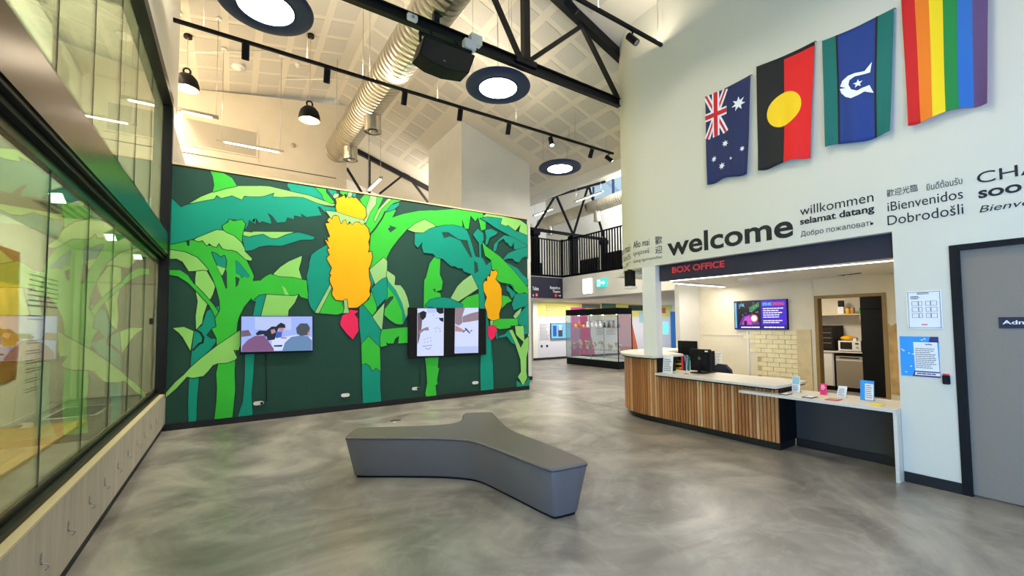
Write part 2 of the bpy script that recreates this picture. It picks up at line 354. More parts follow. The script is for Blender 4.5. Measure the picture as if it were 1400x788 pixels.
# --- box office volume: upper wall with rounded end
RC, YC = 1.1, 4.53
ARC = [(XR+RC-RC*math.cos(a), YC+RC*math.sin(a)) for a in [i*math.pi/2/24 for i in range(25)]]
def wall_pt(s):
    """plan position of arc length s measured as Y along the wall, then round the corner"""
    if s <= YC: return (XR, s)
    a = (s-YC)/RC; return (XR+RC-RC*math.cos(a), YC+RC*math.sin(a))
ub = B(); pl = [(XR, -4.5)]+ARC+[(9.9, YC+RC), (9.9, -4.5)]
n = len(pl); vs = [(x, y, 2.51) for x, y in pl]+[(x, y, zc(min(x, EAVE))-.002) for x, y in pl]
ub.add(vs, [tuple(range(n-1, -1, -1))]); ub.add(vs, [(i, (i+1) % n, n+(i+1) % n, n+i) for i in range(n)], True)
wall_r = struct(ub.build('wall_right', 'gallery_paint'), 'white box office wall with rounded end')
md = wall_r.modifiers.new('edges', 'EDGE_SPLIT'); md.split_angle = math.radians(30)
# lower wall right of the opening, with the door
wrl = B(); wrl.box((XR, 1.03, 0), (XR+.16, 1.44, 2.51)); wrl.box((XR, -.04, 2.30), (XR+.16, 1.03, 2.51)); wrl.box((XR, -4.5, 0), (XR+.16, -.04, 2.51))
wlow = struct(wrl.build('wall_right_lower', 'gallery_paint'))
struct(box((XR-.012, 1.03, 0), (XR, 1.435, .1)).build('baseboard_right', 'skirting'))
d1 = struct(box((XR+.03, .02, .012), (XR+.075, .97, 2.245)).build('door_1', 'door_grey'), 'grey office door with black frame')
for a, b in (((XR-.015, .97, 0), (XR+.10, 1.035, 2.295)), ((XR-.015, -.045, 0), (XR+.10, .02, 2.295)), ((XR-.015, .02, 2.245), (XR+.10, .97, 2.295))):
    box(a, b).build('door_frame', 'black', d1)
# office shell
struct(box((5.9, 1.2, 2.44), (9.7, 5.5, 2.50)).build('ceiling_office', 'white_wall'))
wb = B(); XB = 9.7
wb.box((XB, .5, 0), (XB+.16, 2.665, 2.5)); wb.box((XB, 3.67, 0), (XB+.16, 6.33, 2.5)); wb.box((XB, 2.665, 2.05), (XB+.16, 3.67, 2.5))
wob = struct(wb.build('wall_office_back', 'cream_wall'), 'cream office wall with exposed brick patch')
struct(box((8.9, 6.23, 0), (XB, 6.35, 2.62)).build('wall_office_partition', 'white_wall'))
struct(box((5.78, 1.18, 0), (XB, 1.3, 2.44)).build('wall_office_side', 'cream_wall'))
df = struct(box((XB-.02, 3.665, 0), (XB+.17, 3.725, 2.10)).build('trim_6', 'brown_frame'), 'brown frame of the kitchen doorway')
box((XB-.02, 2.61, 0), (XB+.17, 2.67, 2.10)).build('frame_jamb', 'brown_frame', df); box((XB-.02, 2.67, 2.045), (XB+.17, 3.665, 2.10)).build('frame_head', 'brown_frame', df)
# exposed bricks and wall battens
bk = box((XB-.004, 3.80, .2), (XB, 4.86, 1.40)).build('mortar_bed', 'mortar', wob)
def left_edge(z): return 4.86+.09*math.sin(z*17)+.06*math.sin(z*41)+(.12 if z > .9 else -.06)
bm = None
for r in range(12):
    z = .24+r*.098
    for c in range(6):
        y1 = 3.80+c*.245+(0 if r % 2 else -.12); y0 = y1+.235
        y1 = max(y1, 3.80)
        if y0-y1 < .06 or y0 > left_edge(z)+.16: continue
        box((XB-.014-random.random()*.006, y1, z), (XB-.002, y0, z+.088)).build('brick', 'brick', wob)
box((XB-.022, 3.80, .2), (XB-.003, 4.06, 1.43)).build('smooth_patch', 'patch', wob)
ptch = [(2.60, 1.56), (2.56, 1.50), (2.42, 1.60), (2.3, 1.62), (2.3, .3), (2.6, .3)]
B().poly([(XB-.006, y, z) for y, z in ptch]).build('raw_plaster', 'raw_plaster', wob)
for a, b in (((4.98, 1.28), (6.2, 1.30)), ((4.84, 1.27), (5.05, 1.29)), ((3.725, 1.72), (4.2, 1.735))):
    box((XB-.012, a[0], a[1]), (XB, b[0], b[1])).build('batten', 'cream_wall', wob)
box((XB-.02, 5.03, .2), (XB, 5.08, 1.40)).build('batten', 'white_gloss', wob)
box((XB-.012, 3.745, 2.10), (XB, 3.76, 2.44)).build('batten', 'cream_wall', wob)
# kitchen shell
struct(box((12.25, 1.0, 0), (12.4, 6.2, 2.44)).build('wall_kitchen_back', 'cream_wall'))
struct(box((9.86, 5.2, 0), (12.25, 5.3, 2.44)).build('wall_kitchen_side', 'cream_wall'))
struct(box((9.86, 1.0, 2.44), (12.3, 5.2, 2.5)).build('ceiling_kitchen', 'white_wall'))
struct(box((9.86, 1.0, 0), (12.25, 1.1, 2.44)).build('wall_kitchen_right', 'cream_wall'))
# --- hall beyond: mezzanine, exhibition wall, high roof
XC, YS = 10.76, 12.72
bl_ = B().prism([(7.2, YS), (XC, YS), (XC, 6.4), (22, 6.4), (22, 17.4), (7.2, 17.4)], 2.55, 3.38)
blk = struct(bl_.build('wall_mezzanine', 'white_wall'), 'white edge of the mezzanine floor')
wx = struct(box((10.85, 14.8, 0), (22, 14.95, 2.55)).build('wall_exhibition', 'white_wall'))
struct(box((10.84, 14.78, 0), (22, 14.8, .1)).build('baseboard_exhibition', 'skirting'))
struct(box((7.2, 17.2, 3.38), (16, 17.35, 9)).build('wall_hall_end', 'white_wall'))
struct(box((7.14, 12.08, 0), (7.26, 17.3, 5.9)).build('wall_hall_left', 'white_wall'))
hc = B(); hc.add([(EAVE+.1,5,6.0),(13.6,5,8.0),(13.6,17.3,8.0),(EAVE+.1,17.3,6.0),(EAVE+.1,5,6.1),(13.6,5,8.1),(13.6,17.3,8.1),(EAVE+.1,17.3,6.1)],
   [(0,3,2,1),(4,5,6,7),(0,1,5,4),(1,2,6,5),(2,3,7,6),(3,0,4,7)])
struct(hc.build('ceiling_hall', 'ceiling_white'))
hw = B(); hw.box((13.5, 5, 3.38), (13.65, 17.3, 7.1)); hw.box((13.5, 5, 7.78), (13.65, 17.3, 8.0)); hw.box((13.5, 13.8, 7.1), (13.65, 17.3, 7.78)); hw.box((13.5, 5, 7.1), (13.65, 9.5, 7.78))
struct(hw.build('wall_hall_right', 'white_wall'))
w3 = struct(box((13.56, 9.5, 7.1), (13.57, 13.8, 7.78)).build('window_3', 'clear_glass'), 'clerestory window with blue sky')
for y in (9.5, 11.0, 12.55, 13.76): box((13.52, y, 7.1), (13.62, y+.05, 7.78)).build('mullion', 'navy', w3)
# --- wall behind the viewer with the entrance
be = B(); be.box((XL, -4.6, 2.9), (5.62, -4.5, 7.9)); be.box((XL, -4.6, 0), (.8, -4.5, 2.9)); struct(be.build('wall_entrance', 'white_wall'))

# ================================================================ mural painted on the wall
mural = thing('mural', (2.6, YM-.001, 0), 'green banana plant mural with yellow fruit on the dark green wall', 'mural')
k6 = 130/788
ORG = dict(A=(225, 215, k6), B=(345, 235, k6), C=(465, 250, k6), D=(595, 270, k6), E=(225, 340, k6), G=(345, 355, k6), H=(465, 370, k6),
           I=(595, 390, k6), J=(225, 460, k6), K=(465, 460, 130/931), L=(595, 450, 130/931))
def on_wall(spec):
    out = []
    for key, pts in spec:
        ox, oy, s = ORG[key]
        for x, y in pts:
            p = at(ox+x*s, oy+y*s, Y=YM); out.append((min(max(p.x, -.836), 6.018), min(max(p.z, .1), 4.145)))
    return out
_layer = [0]
def paint(kind, mat, *spec, line=.011):
    pts = on_wall(spec); _layer[0] += 1; y = YM-.0012-.00022*_layer[0]
    if line:
        b = B(); n = len(pts)
        for i in range(n):
            p, q = Vector(pts[i]), Vector(pts[(i+1) % n]); d = q-p
            if d.length < 1e-4: continue
            d.normalize(); nn = Vector((-d.y, d.x))*line; e = d*line*.4
            b.poly([(v.x, y+.00012, v.y) for v in (p-nn-e, q-nn+e, q+nn+e, p+nn-e)])
    o = B().poly([(x, y, z) for x, z in pts]).build(kind, mat, mural)
    if line: b.build('outline', 'ink', o)
    return o
def stroke(w, *spec):
    pts = on_wall(spec); _layer[0] += 1; y = YM-.0014-.00022*_layer[0]; b = B()
    for p, q in zip(pts, pts[1:]):
        p, q = Vector(p), Vector(q); d = (q-p).normalized(); nn = Vector((-d.y, d.x))*w/2; e = d*w*.3
        b.poly([(v.x, y, v.y) for v in (p-nn-e, q-nn+e, q+nn+e, p+nn-e)])
    b.build('outline', 'ink', mural)
G_, T_, L_, P_, Y_, D_ = 'leaf_green', 'teal', 'light_green', 'pale_green', 'banana', 'mural_ground'
# upper left leaves
paint('leaf', T_, ('A', [(50,330),(62,345),(135,415),(205,388),(330,360),(412,345),(432,315),(470,340),(560,318),(640,352),(660,320),(700,325),(750,318)]),
      ('B', [(60,205),(100,200),(185,172),(240,210),(330,205),(420,210),(530,255),(600,285),(690,300),(690,340),(620,325),(605,340),(560,290),(540,290),(575,360),(450,375),(400,345),(410,375),(345,362),(345,395),(290,378),(275,415),(205,422),(165,365),(125,340),(150,390),(158,432),(80,410),(60,425),(30,385),(25,440),(0,400)]),
      ('A', [(755,505),(738,548),(700,520),(692,560),(668,600),(640,520),(540,515),(480,570),(490,610),(430,605),(280,665),(40,728)]))
paint('leaf', L_, ('A', [(205,385),(300,330),(400,290),(500,260),(600,240),(770,240)]), ('B', [(60,118),(140,122),(300,160),(450,190),(600,245),(685,270),(670,283),(600,275),(530,255),(420,210),(330,205),(240,210),(172,205),(185,172),(100,200),(60,205)]),
      ('A', [(700,325),(660,320),(640,352),(560,318),(470,340),(432,315),(412,345),(330,360)]))
paint('leaf', G_, ('A', [(380,100),(490,112),(560,175),(600,240),(500,260),(400,290),(412,230),(400,160)]))
paint('leaf', T_, ('B', [(295,85),(515,115),(560,165),(590,225),(590,235),(480,195),(320,160),(290,115)]))
paint('leaf', G_, ('B', [(520,115),(610,130),(610,170),(680,255),(660,265),(595,235),(575,185)]))
paint('leaf', T_, ('B', [(620,135),(695,145),(700,180),(665,185),(680,220)]))
paint('leaf', P_, ('B', [(680,180),(715,185),(710,215),(685,225),(668,205)]))
paint('leaf', T_, ('A', [(640,650),(700,660)]), ('B', [(0,535),(90,515),(150,545),(200,553),(280,520),(380,503),(450,520),(520,545),(500,562),(400,565),(240,615),(130,610),(60,620),(0,650)]), ('A', [(670,778)]))
paint('leaf', L_, ('A', [(645,615),(730,625)]), ('B', [(0,497),(345,500),(280,520),(200,553),(150,548),(90,515),(0,530)]), ('A', [(700,660),(645,645)]))
# left plant
paint('leaf', T_, ('E', [(350,520),(390,500),(455,475),(455,520),(420,580),(425,650),(385,670),(345,720),(390,750),(420,745)]), ('J', [(430,40),(380,110),(300,180),(215,260),(220,180),(230,100)]), ('E', [(245,690),(260,670),(310,640)]))
stroke(.03, ('E', [(258,675),(300,700),(322,740),(315,780)]), ('J', [(290,60),(235,115)]))
paint('stem', T_, ('J', [(205,345),(285,345),(270,520),(262,712),(198,715),(195,540),(200,430)]))
paint('stem', T_, ('J', [(668,140),(745,140),(735,320),(720,480),(730,662),(606,672),(650,540),(665,350)]))
paint('leaf', T_, ('G', [(0,345),(60,292),(125,285),(75,470),(5,470),(30,345)]))
paint('leaf', L_, ('G', [(120,285),(345,298),(382,285),(350,360),(300,420),(295,470),(72,470)]))
paint('leaf', L_, ('G', [(175,120),(230,65)]), ('B', [(240,785),(300,745),(410,698),(405,740),(392,788)]), ('G', [(405,10),(385,80),(410,162),(330,155),(220,150)]))
paint('leaf', L_, ('E', [(262,190),(345,180),(420,310),(400,380),(350,470),(320,560),(310,620),(262,670),(258,560),(275,440),(255,330),(255,250)]))
paint('leaf', L_, ('E', [(70,660),(160,650),(240,685)]), ('J', [(215,120),(195,85),(150,10)]), ('E', [(180,770),(120,700)]))
paint('stem', G_, ('E', [(30,178),(130,180),(190,220),(240,290),(320,370),(400,460),(470,560),(440,600),(370,470),(270,360),(190,280),(110,230),(30,218)]))
paint('trunk', G_, ('A', [(40,728),(180,700),(190,738),(205,735),(208,690),(310,690),(370,735),(460,715),(600,780)]), ('E', [(620,40),(640,55),(680,100),(720,180),(740,230),(730,270),(788,265)]),
      ('G', [(60,180),(110,140),(150,120),(220,145),(330,150),(450,175),(455,250),(465,330),(400,310),(385,285),(345,298),(120,285),(60,290),(0,340)]), ('E', [(720,410),(660,480),(620,560),(605,610),(597,690)]),
      ('J', [(590,120),(585,200),(580,300),(585,440),(562,685),(413,705),(430,540),(435,420),(428,310),(445,230),(430,20)]), ('E', [(440,760),(420,720),(390,665),(430,650),(420,580),(455,520),(460,500),(455,430),(430,330),(400,250),(365,180),(330,140),(270,75),(170,30),(30,5)]))
paint('leaf', L_, ('G', [(245,215),(275,240),(302,296),(270,292)]), line=0)
paint('leaf', L_, ('E', [(30,10),(170,30),(270,75),(330,140),(365,180),(300,178),(260,185),(200,188),(150,110),(100,85),(30,85)]))
paint('gap', D_, ('E', [(470,222),(505,165),(514,200),(516,330),(508,330)]), line=.004)
paint('leaf', T_, ('E', [(392,30),(430,45),(465,75),(495,58),(512,100),(505,165),(440,140),(420,100)]))
paint('leaf', L_, ('E', [(430,140),(505,165),(478,225),(455,190)]), line=.004)
paint('gap', T_, ('E', [(590,100),(620,120),(660,170),(705,225),(690,242),(660,225),(640,245),(625,215),(595,205)]), line=.004)
paint('gap', D_, ('E', [(590,235),(620,250),(607,300),(592,318)]), line=.004)
paint('leaf', L_, ('A', [(245,685),(280,665),(430,605),(495,610),(570,640),(640,715),(662,760)]), ('E', [(665,25),(725,85),(715,102),(670,90),(600,25),(550,10),(520,12),(480,0)]), ('A', [(450,712),(430,745),(400,740),(370,715),(350,735),(315,690),(280,700)]))
paint('leaf', G_, ('A', [(480,570),(530,540),(535,515),(570,532),(640,520),(668,555),(645,640),(640,705),(580,650),(520,625),(490,605)]))
paint('leaf', L_, ('E', [(630,675),(628,788)]), ('J', [(615,115),(570,115),(600,175),(585,195),(520,220),(440,225),(400,240),(360,290),(320,330),(230,345),(185,335),(100,430),(15,503),(0,505),(10,468),(90,380),(160,320),(210,265),(300,185),(440,75),(530,15)]))
# banana bunch and its leaves
paint('leaf', T_, ('B', [(620,605),(540,650),(490,690),(475,740)]), ('G', [(475,0),(470,60),(450,140),(465,250),(465,340),(485,400),(520,440),(670,250),(700,150),(700,0)]), ('B', [(700,650)]))
paint('leaf', G_, ('G', [(545,445),(660,200),(700,260),(755,330),(755,440),(700,458),(620,450)]))
paint('stem', P_, ('G', [(518,440),(550,446),(672,205),(650,195)]))
# centre plant
paint('leaf', G_, ('C', [(165,140),(200,85),(255,95),(235,150),(210,215),(180,175)]))
paint('trunk', G_, ('C', [(250,105),(300,103),(355,115),(310,220),(420,130),(505,150),(440,170),(375,240),(465,225),(430,290),(520,260),(650,235),(750,230)]),
      ('D', [(0,110),(160,95),(390,130),(420,190),(415,265),(380,275),(355,165),(330,200),(292,150),(275,260),(245,260),(220,175),(225,245),(150,232),(0,240)]),
      ('C', [(788,352),(760,345),(700,305),(620,340),(550,390),(480,470),(420,550),(385,620),(385,700),(250,720),(235,620),(225,400),(205,340),(215,280)]))
paint('gap', D_, ('C', [(395,380),(415,372),(408,355),(465,375),(415,412)]), line=.003)
paint('gap', D_, ('C', [(312,225),(355,115),(395,130)]), line=.003)
paint('leaf', L_, ('C', [(395,135),(425,128),(340,220),(288,328),(280,300),(320,220)]))
paint('leaf', T_, ('C', [(380,245),(420,190),(490,165),(485,190),(440,225)]))
paint('leaf', P_, ('C', [(250,105),(300,105),(295,180),(250,240),(215,330),(190,350),(205,280),(215,215)]))
stroke(.03, ('C', [(372,240),(350,290),(290,380),(248,430),(240,520)]))
paint('leaf', L_, ('C', [(560,390),(620,340),(700,305),(775,348)]), ('D', [(50,290),(55,345),(40,370),(0,365)]), ('C', [(700,415),(615,410)]))
paint('leaf', T_, ('C', [(235,690),(270,760)]), ('H', [(275,110),(245,160),(235,60)]))
paint('leaf', P_, ('C', [(360,620),(388,650)]), ('H', [(385,58),(290,117),(245,0)]), ('C', [(250,715)]))
paint('leaf', P_, ('C', [(390,730),(448,770)]), ('H', [(455,55),(450,120),(500,125),(530,165),(555,225),(570,290),(568,340),(545,395),(510,270),(400,95),(382,40)]))
paint('leaf', G_, ('H', [(388,110),(440,190),(495,280),(525,370),(520,445),(490,448),(455,440),(410,410),(365,370),(370,320),(440,230),(430,215),(375,245)]))
paint('leaf', T_, ('H', [(392,82),(460,165),(510,270),(542,395),(520,445),(515,340),(460,220),(388,120)]), line=.005)
paint('gap', D_, ('H', [(372,250),(410,218),(440,212),(440,232),(365,320)]), line=0)
paint('leaf', T_, ('H', [(385,58),(388,220),(300,312),(258,155),(290,120),(345,75)]))
paint('leaf', G_, ('H', [(258,175),(300,290),(300,330),(265,375),(185,288),(240,240)]))
paint('leaf', T_, ('H', [(160,290),(190,290),(265,380),(338,505),(328,640),(235,545),(175,612),(158,450)]))
paint('leaf', P_, ('H', [(365,270),(345,500),(268,385)]))
paint('leaf', G_, ('H', [(335,635),(330,560),(345,490),(440,480),(575,468),(575,598),(480,605),(487,542),(455,565),(440,605),(395,605),(380,588),(385,622)]))
paint('trunk', T_, ('K', [(213,270),(250,255),(290,280),(315,330),(350,300),(393,330),(390,480),(400,645),(222,665),(215,460)]))
paint('trunk', G_, ('H', [(235,545),(328,640)]), ('K', [(393,342),(350,308),(315,341),(290,290),(250,262),(213,277)]), ('H', [(175,610)]))
# yellow fruit
paint('banana_bunch', Y_, ('B', [(635,385),(665,365),(715,368),(735,430),(752,395)]), ('C', [(40,300),(70,345),(110,322),(150,332),(190,338),(230,380),(245,450),(232,490),(240,540),(228,582),(258,570),(265,620),(250,680),(235,710),(238,770)]),
      ('H', [(240,60),(252,110),(240,170),(248,205),(215,250),(185,275),(140,308),(70,310),(25,290)]), ('G', [(755,342),(690,335),(660,290),(668,240),(645,190),(640,160),(655,125),(640,120),(660,70),(620,0)]),
      ('B', [(620,710),(642,690),(620,640),(640,640),(600,560),(632,585),(622,550),(645,540),(605,430),(640,425),(620,405)]), line=.016)
paint('banana_bunch', Y_, ('B', [(690,225),(720,215),(740,210),(760,195)]), ('C', [(45,135),(60,112),(75,135),(90,110),(105,130),(130,125),(180,180),(210,215),(215,275),(190,310),(120,295)]), ('B', [(760,357),(700,335),(690,290),(698,255)]), line=.016)
paint('stem', P_, ('B', [(608,325),(700,335),(760,357)]), ('C', [(115,292),(190,310),(205,335),(175,345),(160,325),(120,325),(100,347),(75,318),(62,348),(45,305),(20,315)]), ('B', [(735,432),(715,368),(690,358),(665,365),(655,392)]))
paint('leaf', G_, ('C', [(0,60),(65,68),(60,112),(45,90),(25,105),(0,85)]))
paint('leaf', P_, ('C', [(68,70),(100,75),(95,110),(75,125),(62,110)]))
paint('leaf', T_, ('C', [(103,78),(130,85),(128,120),(103,118)]))
paint('stem', P_, ('H', [(30,245),(55,240),(60,300),(75,352),(25,355),(35,310)]))
paint('flower_bud', 'pink', ('H', [(0,430),(20,372),(75,352),(75,325),(152,337),(118,362),(145,400),(150,500),(105,572),(50,520),(5,460)]), line=.008)
# middle narrow trunk
paint('trunk', G_, ('C', [(788,605),(740,670),(710,788)]), ('H', [(695,80),(690,310)]), ('I', [(0,190),(45,100),(40,68),(0,55),(50,40)]), ('D', [(50,770),(60,700),(35,640),(40,510),(0,500)]))
paint('gap', D_, ('H', [(765,155),(788,152),(788,185)]), line=0)
paint('trunk', G_, ('K', [(826,190),(931,190)]), ('L', [(30,270),(22,380),(37,382),(15,500),(22,540),(0,548),(10,655)]), ('K', [(840,605),(830,560),(850,460),(840,300)]))
# right plant
paint('leaf', P_, ('D', [(180,740),(230,690),(300,640),(350,745)]), ('I', [(352,30),(190,137),(125,110)]))
paint('leaf', G_, ('I', [(190,160),(260,100),(360,70),(360,190),(190,190)]))
paint('leaf', T_, ('H', [(700,295),(740,245),(788,232)]), ('I', [(50,103),(110,108),(225,160),(225,190),(0,190)]))
paint('trunk', T_, ('C', [(618,420),(690,418),(740,385),(788,368)]), ('D', [(0,250),(60,235),(150,232),(225,248),(260,275),(290,350),(330,490),(365,500),(360,380),(310,310),(350,260),(395,300),(400,350),(375,400),(378,500),(395,510),(420,565),(460,530),(465,600),(440,650),(400,690),(400,788)]),
      ('I', [(400,60),(420,200),(440,320),(460,420),(462,600),(470,660)]), ('L', [(545,120),(560,300),(567,600),(443,615),(438,400),(445,230)]), ('I', [(415,570),(365,185),(355,0)]), ('D', [(350,745),(300,638),(235,615),(225,590),(200,585),(190,592),(160,570),(130,572),(60,510),(0,500)]),
      ('C', [(788,612),(770,590),(690,580),(675,530),(682,490),(640,540),(615,510)]))
paint('gap', D_, ('D', [(205,358),(265,362),(305,495),(290,500)]), line=0)
paint('gap', D_, ('D', [(50,288),(100,290),(160,335),(190,352),(120,325),(70,340)]), line=0)
paint('gap', D_, ('D', [(320,530),(345,545),(355,612),(325,630)]), line=.003)
stroke(.02, ('D', [(100,290),(190,352),(265,362)]))
paint('leaf', L_, ('D', [(390,160),(420,130),(560,145),(700,190),(775,235),(775,320),(690,290),(705,225),(660,280),(580,240),(530,222),(550,180),(420,165)]))
paint('leaf', T_, ('D', [(370,175),(430,163),(550,178),(535,222),(580,242),(600,235),(660,280),(690,290),(705,295),(775,320),(775,400),(690,365),(600,310),(500,255),(420,200)]))
paint('leaf', T_, ('D', [(478,450),(485,390),(530,345),(570,315),(640,330),(775,402),(775,420),(650,432),(648,370),(630,410),(610,400),(600,380),(580,375),(565,342),(520,372),(500,445)]))
paint('leaf', T_, ('D', [(550,525),(600,465),(680,432),(775,412),(775,510),(750,490),(720,500),(690,540),(655,530),(640,508),(600,508)]))
paint('leaf', T_, ('D', [(585,540),(680,590),(720,640),(775,680),(775,740),(690,680)]))
paint('leaf', T_, ('D', [(410,272),(460,262),(515,290),(500,310),(450,335),(430,390),(412,395),(420,330)]))
paint('leaf', T_, ('D', [(590,720),(630,735),(655,788)]), ('I', [(590,0),(640,0),(665,70),(630,115),(610,60),(588,45)]))
paint('leaf', T_, ('I', [(660,75),(700,65),(775,75),(775,175),(720,180),(650,210),(632,160)]))
paint('leaf', T_, ('I', [(775,160),(775,400),(740,410),(725,370),(740,340),(680,325),(668,280),(705,225)]))
paint('leaf', G_, ('D', [(385,370),(420,410),(530,490),(640,600),(775,755)]), ('I', [(775,80),(740,60),(690,72),(655,45),(640,0)]), ('D', [(620,720),(540,705),(495,680),(515,610),(470,600),(460,520),(410,485)]))
paint('leaf', G_, ('I', [(545,85),(600,95),(632,132),(590,150),(545,195)]))
paint('leaf', G_, ('I', [(455,310),(500,280),(680,278),(680,335),(620,337),(608,318),(625,350),(590,360),(530,365),(490,350)]))
paint('leaf', P_, ('I', [(712,190),(700,235),(665,278),(642,262),(662,230)]))
paint('banana_bunch', Y_, ('D', [(460,605),(475,615),(500,603),(515,630),(495,680),(530,720),(548,770)]), ('I', [(545,40),(548,110),(550,160),(525,240),(530,280),(470,295),(430,270),(425,220),(405,165),(425,100),(400,50),(395,0)]), ('D', [(396,715),(410,690),(425,700),(430,650),(450,660)]), line=.014)
paint('stem', P_, ('I', [(452,295),(478,295),(470,340),(455,340)]))
paint('flower_bud', 'pink', ('I', [(430,345),(465,335),(500,345),(510,385),(490,430),(460,460),(430,410)]), line=.008)
paint('leaf', T_, ('I', [(520,425),(570,408),(600,378),(622,372),(645,425),(662,492),(630,480),(590,425),(530,437)]))
paint('leaf', T_, ('I', [(498,390),(508,392),(515,445),(505,448)]))
paint('trunk', L_, ('I', [(608,375),(635,370),(705,520),(728,470),(690,435),(665,410),(658,340),(728,338),(735,455),(775,425),(775,520),(752,600),(750,720)]), ('L', [(890,440),(895,478),(855,555),(820,490),(803,470),(835,420),(830,300),(775,130)]))
paint('leaf', T_, ('L', [(790,505),(825,525),(855,557),(895,500),(925,460),(925,580),(795,582)]))

# ================================================================ lobby objects
# --- Y shaped bench
top = [at(x, y, Z=.44) for x, y in ((470,598.6),(487,584.3),(577,582.3),(611.4,580),(625.7,577),(632,573),(632,567),(637,564.3),(674,563.4),(688.6,580),(703,590),(740,603),(797,625.7),(805.7,633),(754,643),(668.6,610),(645.7,602),(625.7,600),(594,598.6))]
def smooth_closed(pts, sharp, it=2):
    """corner cutting that keeps the marked corners tight"""
    for _ in range(it):
        out = []; ns = []
        for i, p in enumerate(pts):
            q, o = pts[(i+1) % len(pts)], pts[i-1]; f = .1 if sharp[i] else .25
            a, b = p.lerp(o, min(f, .5)), p.lerp(q, min(f, .5))
            if sharp[i]:
                a = p+(o-p).normalized()*min(.028, (o-p).length*.3); b = p+(q-p).normalized()*min(.028, (q-p).length*.3)
            out += [a, b]; ns += [False, False]
        pts, sharp = out, ns
    return pts
pts2 = [Vector((p.x, p.y)) for p in top]
def inset(pts, d):
    n = len(pts); out = []; area2 = sum(pts[i].x*pts[(i+1) % n].y-pts[(i+1) % n].x*pts[i].y for i in range(n)); sg = 1 if area2 > 0 else -1
    for i in range(n):
        a, b, c = pts[i-1], pts[i], pts[(i+1) % n]
        n1 = Vector((-(b-a).y, (b-a).x)).normalized(); n2 = Vector((-(c-b).y, (c-b).x)).normalized(); m = (n1+n2)
        if m.length < 1e-5: m = n1
        m.normalize(); out.append(b+m*d*sg/max(.5, m.dot(n1)))
    return out
def lev(d): return smooth_closed(inset(pts2, d), [i in (0, 1, 7, 8, 13, 14) for i in range(len(pts2))])
bench = thing('bench', (2.1, 4.0, 0), 'grey upholstered three-armed bench in the middle of the lobby floor', 'bench')
def loft(levels, name, mat, parent, caps=True):
    b = B(); n = len(levels[0][0]); vs = []
    for ps, z in levels: vs += [(p.x, p.y, z) for p in ps]
    b.add(vs, [(k*n+i, k*n+(i+1) % n, (k+1)*n+(i+1) % n, (k+1)*n+i) for k in range(len(levels)-1) for i in range(n)], True)
    if caps: b.add([(p.x, p.y, levels[-1][1]) for p in levels[-1][0]], [tuple(range(n))], True)
    return b.build(name, mat, parent)
body = loft([(lev(.082), .025), (lev(.077), .04), (lev(.006), .412), (lev(.008), .42)], 'upholstered_body', 'vinyl_grey', bench, False)
loft([(lev(.007), .417), (lev(.0), .425), (lev(.004), .434), (lev(.016), .440)], 'seat_top', 'vinyl_grey', bench)
loft([(lev(.096), .0), (lev(.096), .028)], 'plinth', 'black', bench, False)
sm_ = lev(.003); sb = B(); sb.tube([(p.x, p.y, .4165) for p in sm_]+[(sm_[0].x, sm_[0].y, .4165)], .0025, 5); sb.build('piping', 'seam', body)
# floor outlet near the bench
fo = at(541, 575.5, Z=0); tag(B().lathe((fo.x, fo.y, 0), [(.0, .004), (.085, .004), (.09, 0)], 20).build('floor_outlet', 'steel'), 'small round metal floor outlet cover behind the grey bench', 'floor outlet')

# --- screens on the mural
def quad_y(b, x0, x1, z0, z1, y): return b.poly([(x0, y, z0), (x1, y, z0), (x1, y, z1), (x0, y, z1)])
def scr(name, c, e=1.0): return M(name, c, .4, emit=e)
scr('scr_sky', (150, 172, 236), .95); scr('scr_white', (196, 206, 246), 1.0); scr('scr_plum', (128, 84, 128), .8); scr('scr_blue', (104, 138, 180), .8)
scr('scr_dark', (22, 20, 36), .7); scr('scr_grey', (70, 76, 84), .8); scr('scr_skin', (190, 140, 150), .8); scr('scr_pale', (176, 190, 232), .95); scr('scr_shirt', (60, 90, 190), .8)
scr('scr_brown', (120, 96, 108), .7); scr('scr_hand', (150, 128, 142), .8); scr('scr_line', (70, 74, 110), .6)
def television(loc, label, w, h, d=.06):
    t = thing('wall_television', loc, label, 'television'); x, y, z = loc
    B().bevbox((x-w/2, y-d, z-h/2), (x+w/2, y-.012, z+h/2), .006).build('casing', 'black', t)
    box((x-w*.2, y-.012, z-h*.25), (x+w*.2, y, z+h*.25)).build('wall_bracket', 'black_steel', t)
    return t
def img(t, y, org, s, items, Yp=YM):
    """flat picture shapes on a screen, given in pixels of a crop"""
    for k, (mat, pts) in enumerate(items):
        o = []
        for px, pyy in pts:
            p = at(org[0]+px*s, org[1]+pyy*s, Y=Yp-.06); o.append((p.x, y-.0006*(k+1), p.z))
        B().poly(o).build('screen_picture', mat, t)
s4 = 120/630
a, b = at(320+50*s4, 420+66*s4, Y=YM-.06), at(320+565*s4, 420+318*s4, Y=YM-.06)
t1 = television(((a.x+b.x)/2, YM, (a.z+b.z)/2), 'smaller wall television showing people leaning over a desk, left on mural', b.x-a.x+.01, a.z-b.z+.01)
yy = YM-.0605
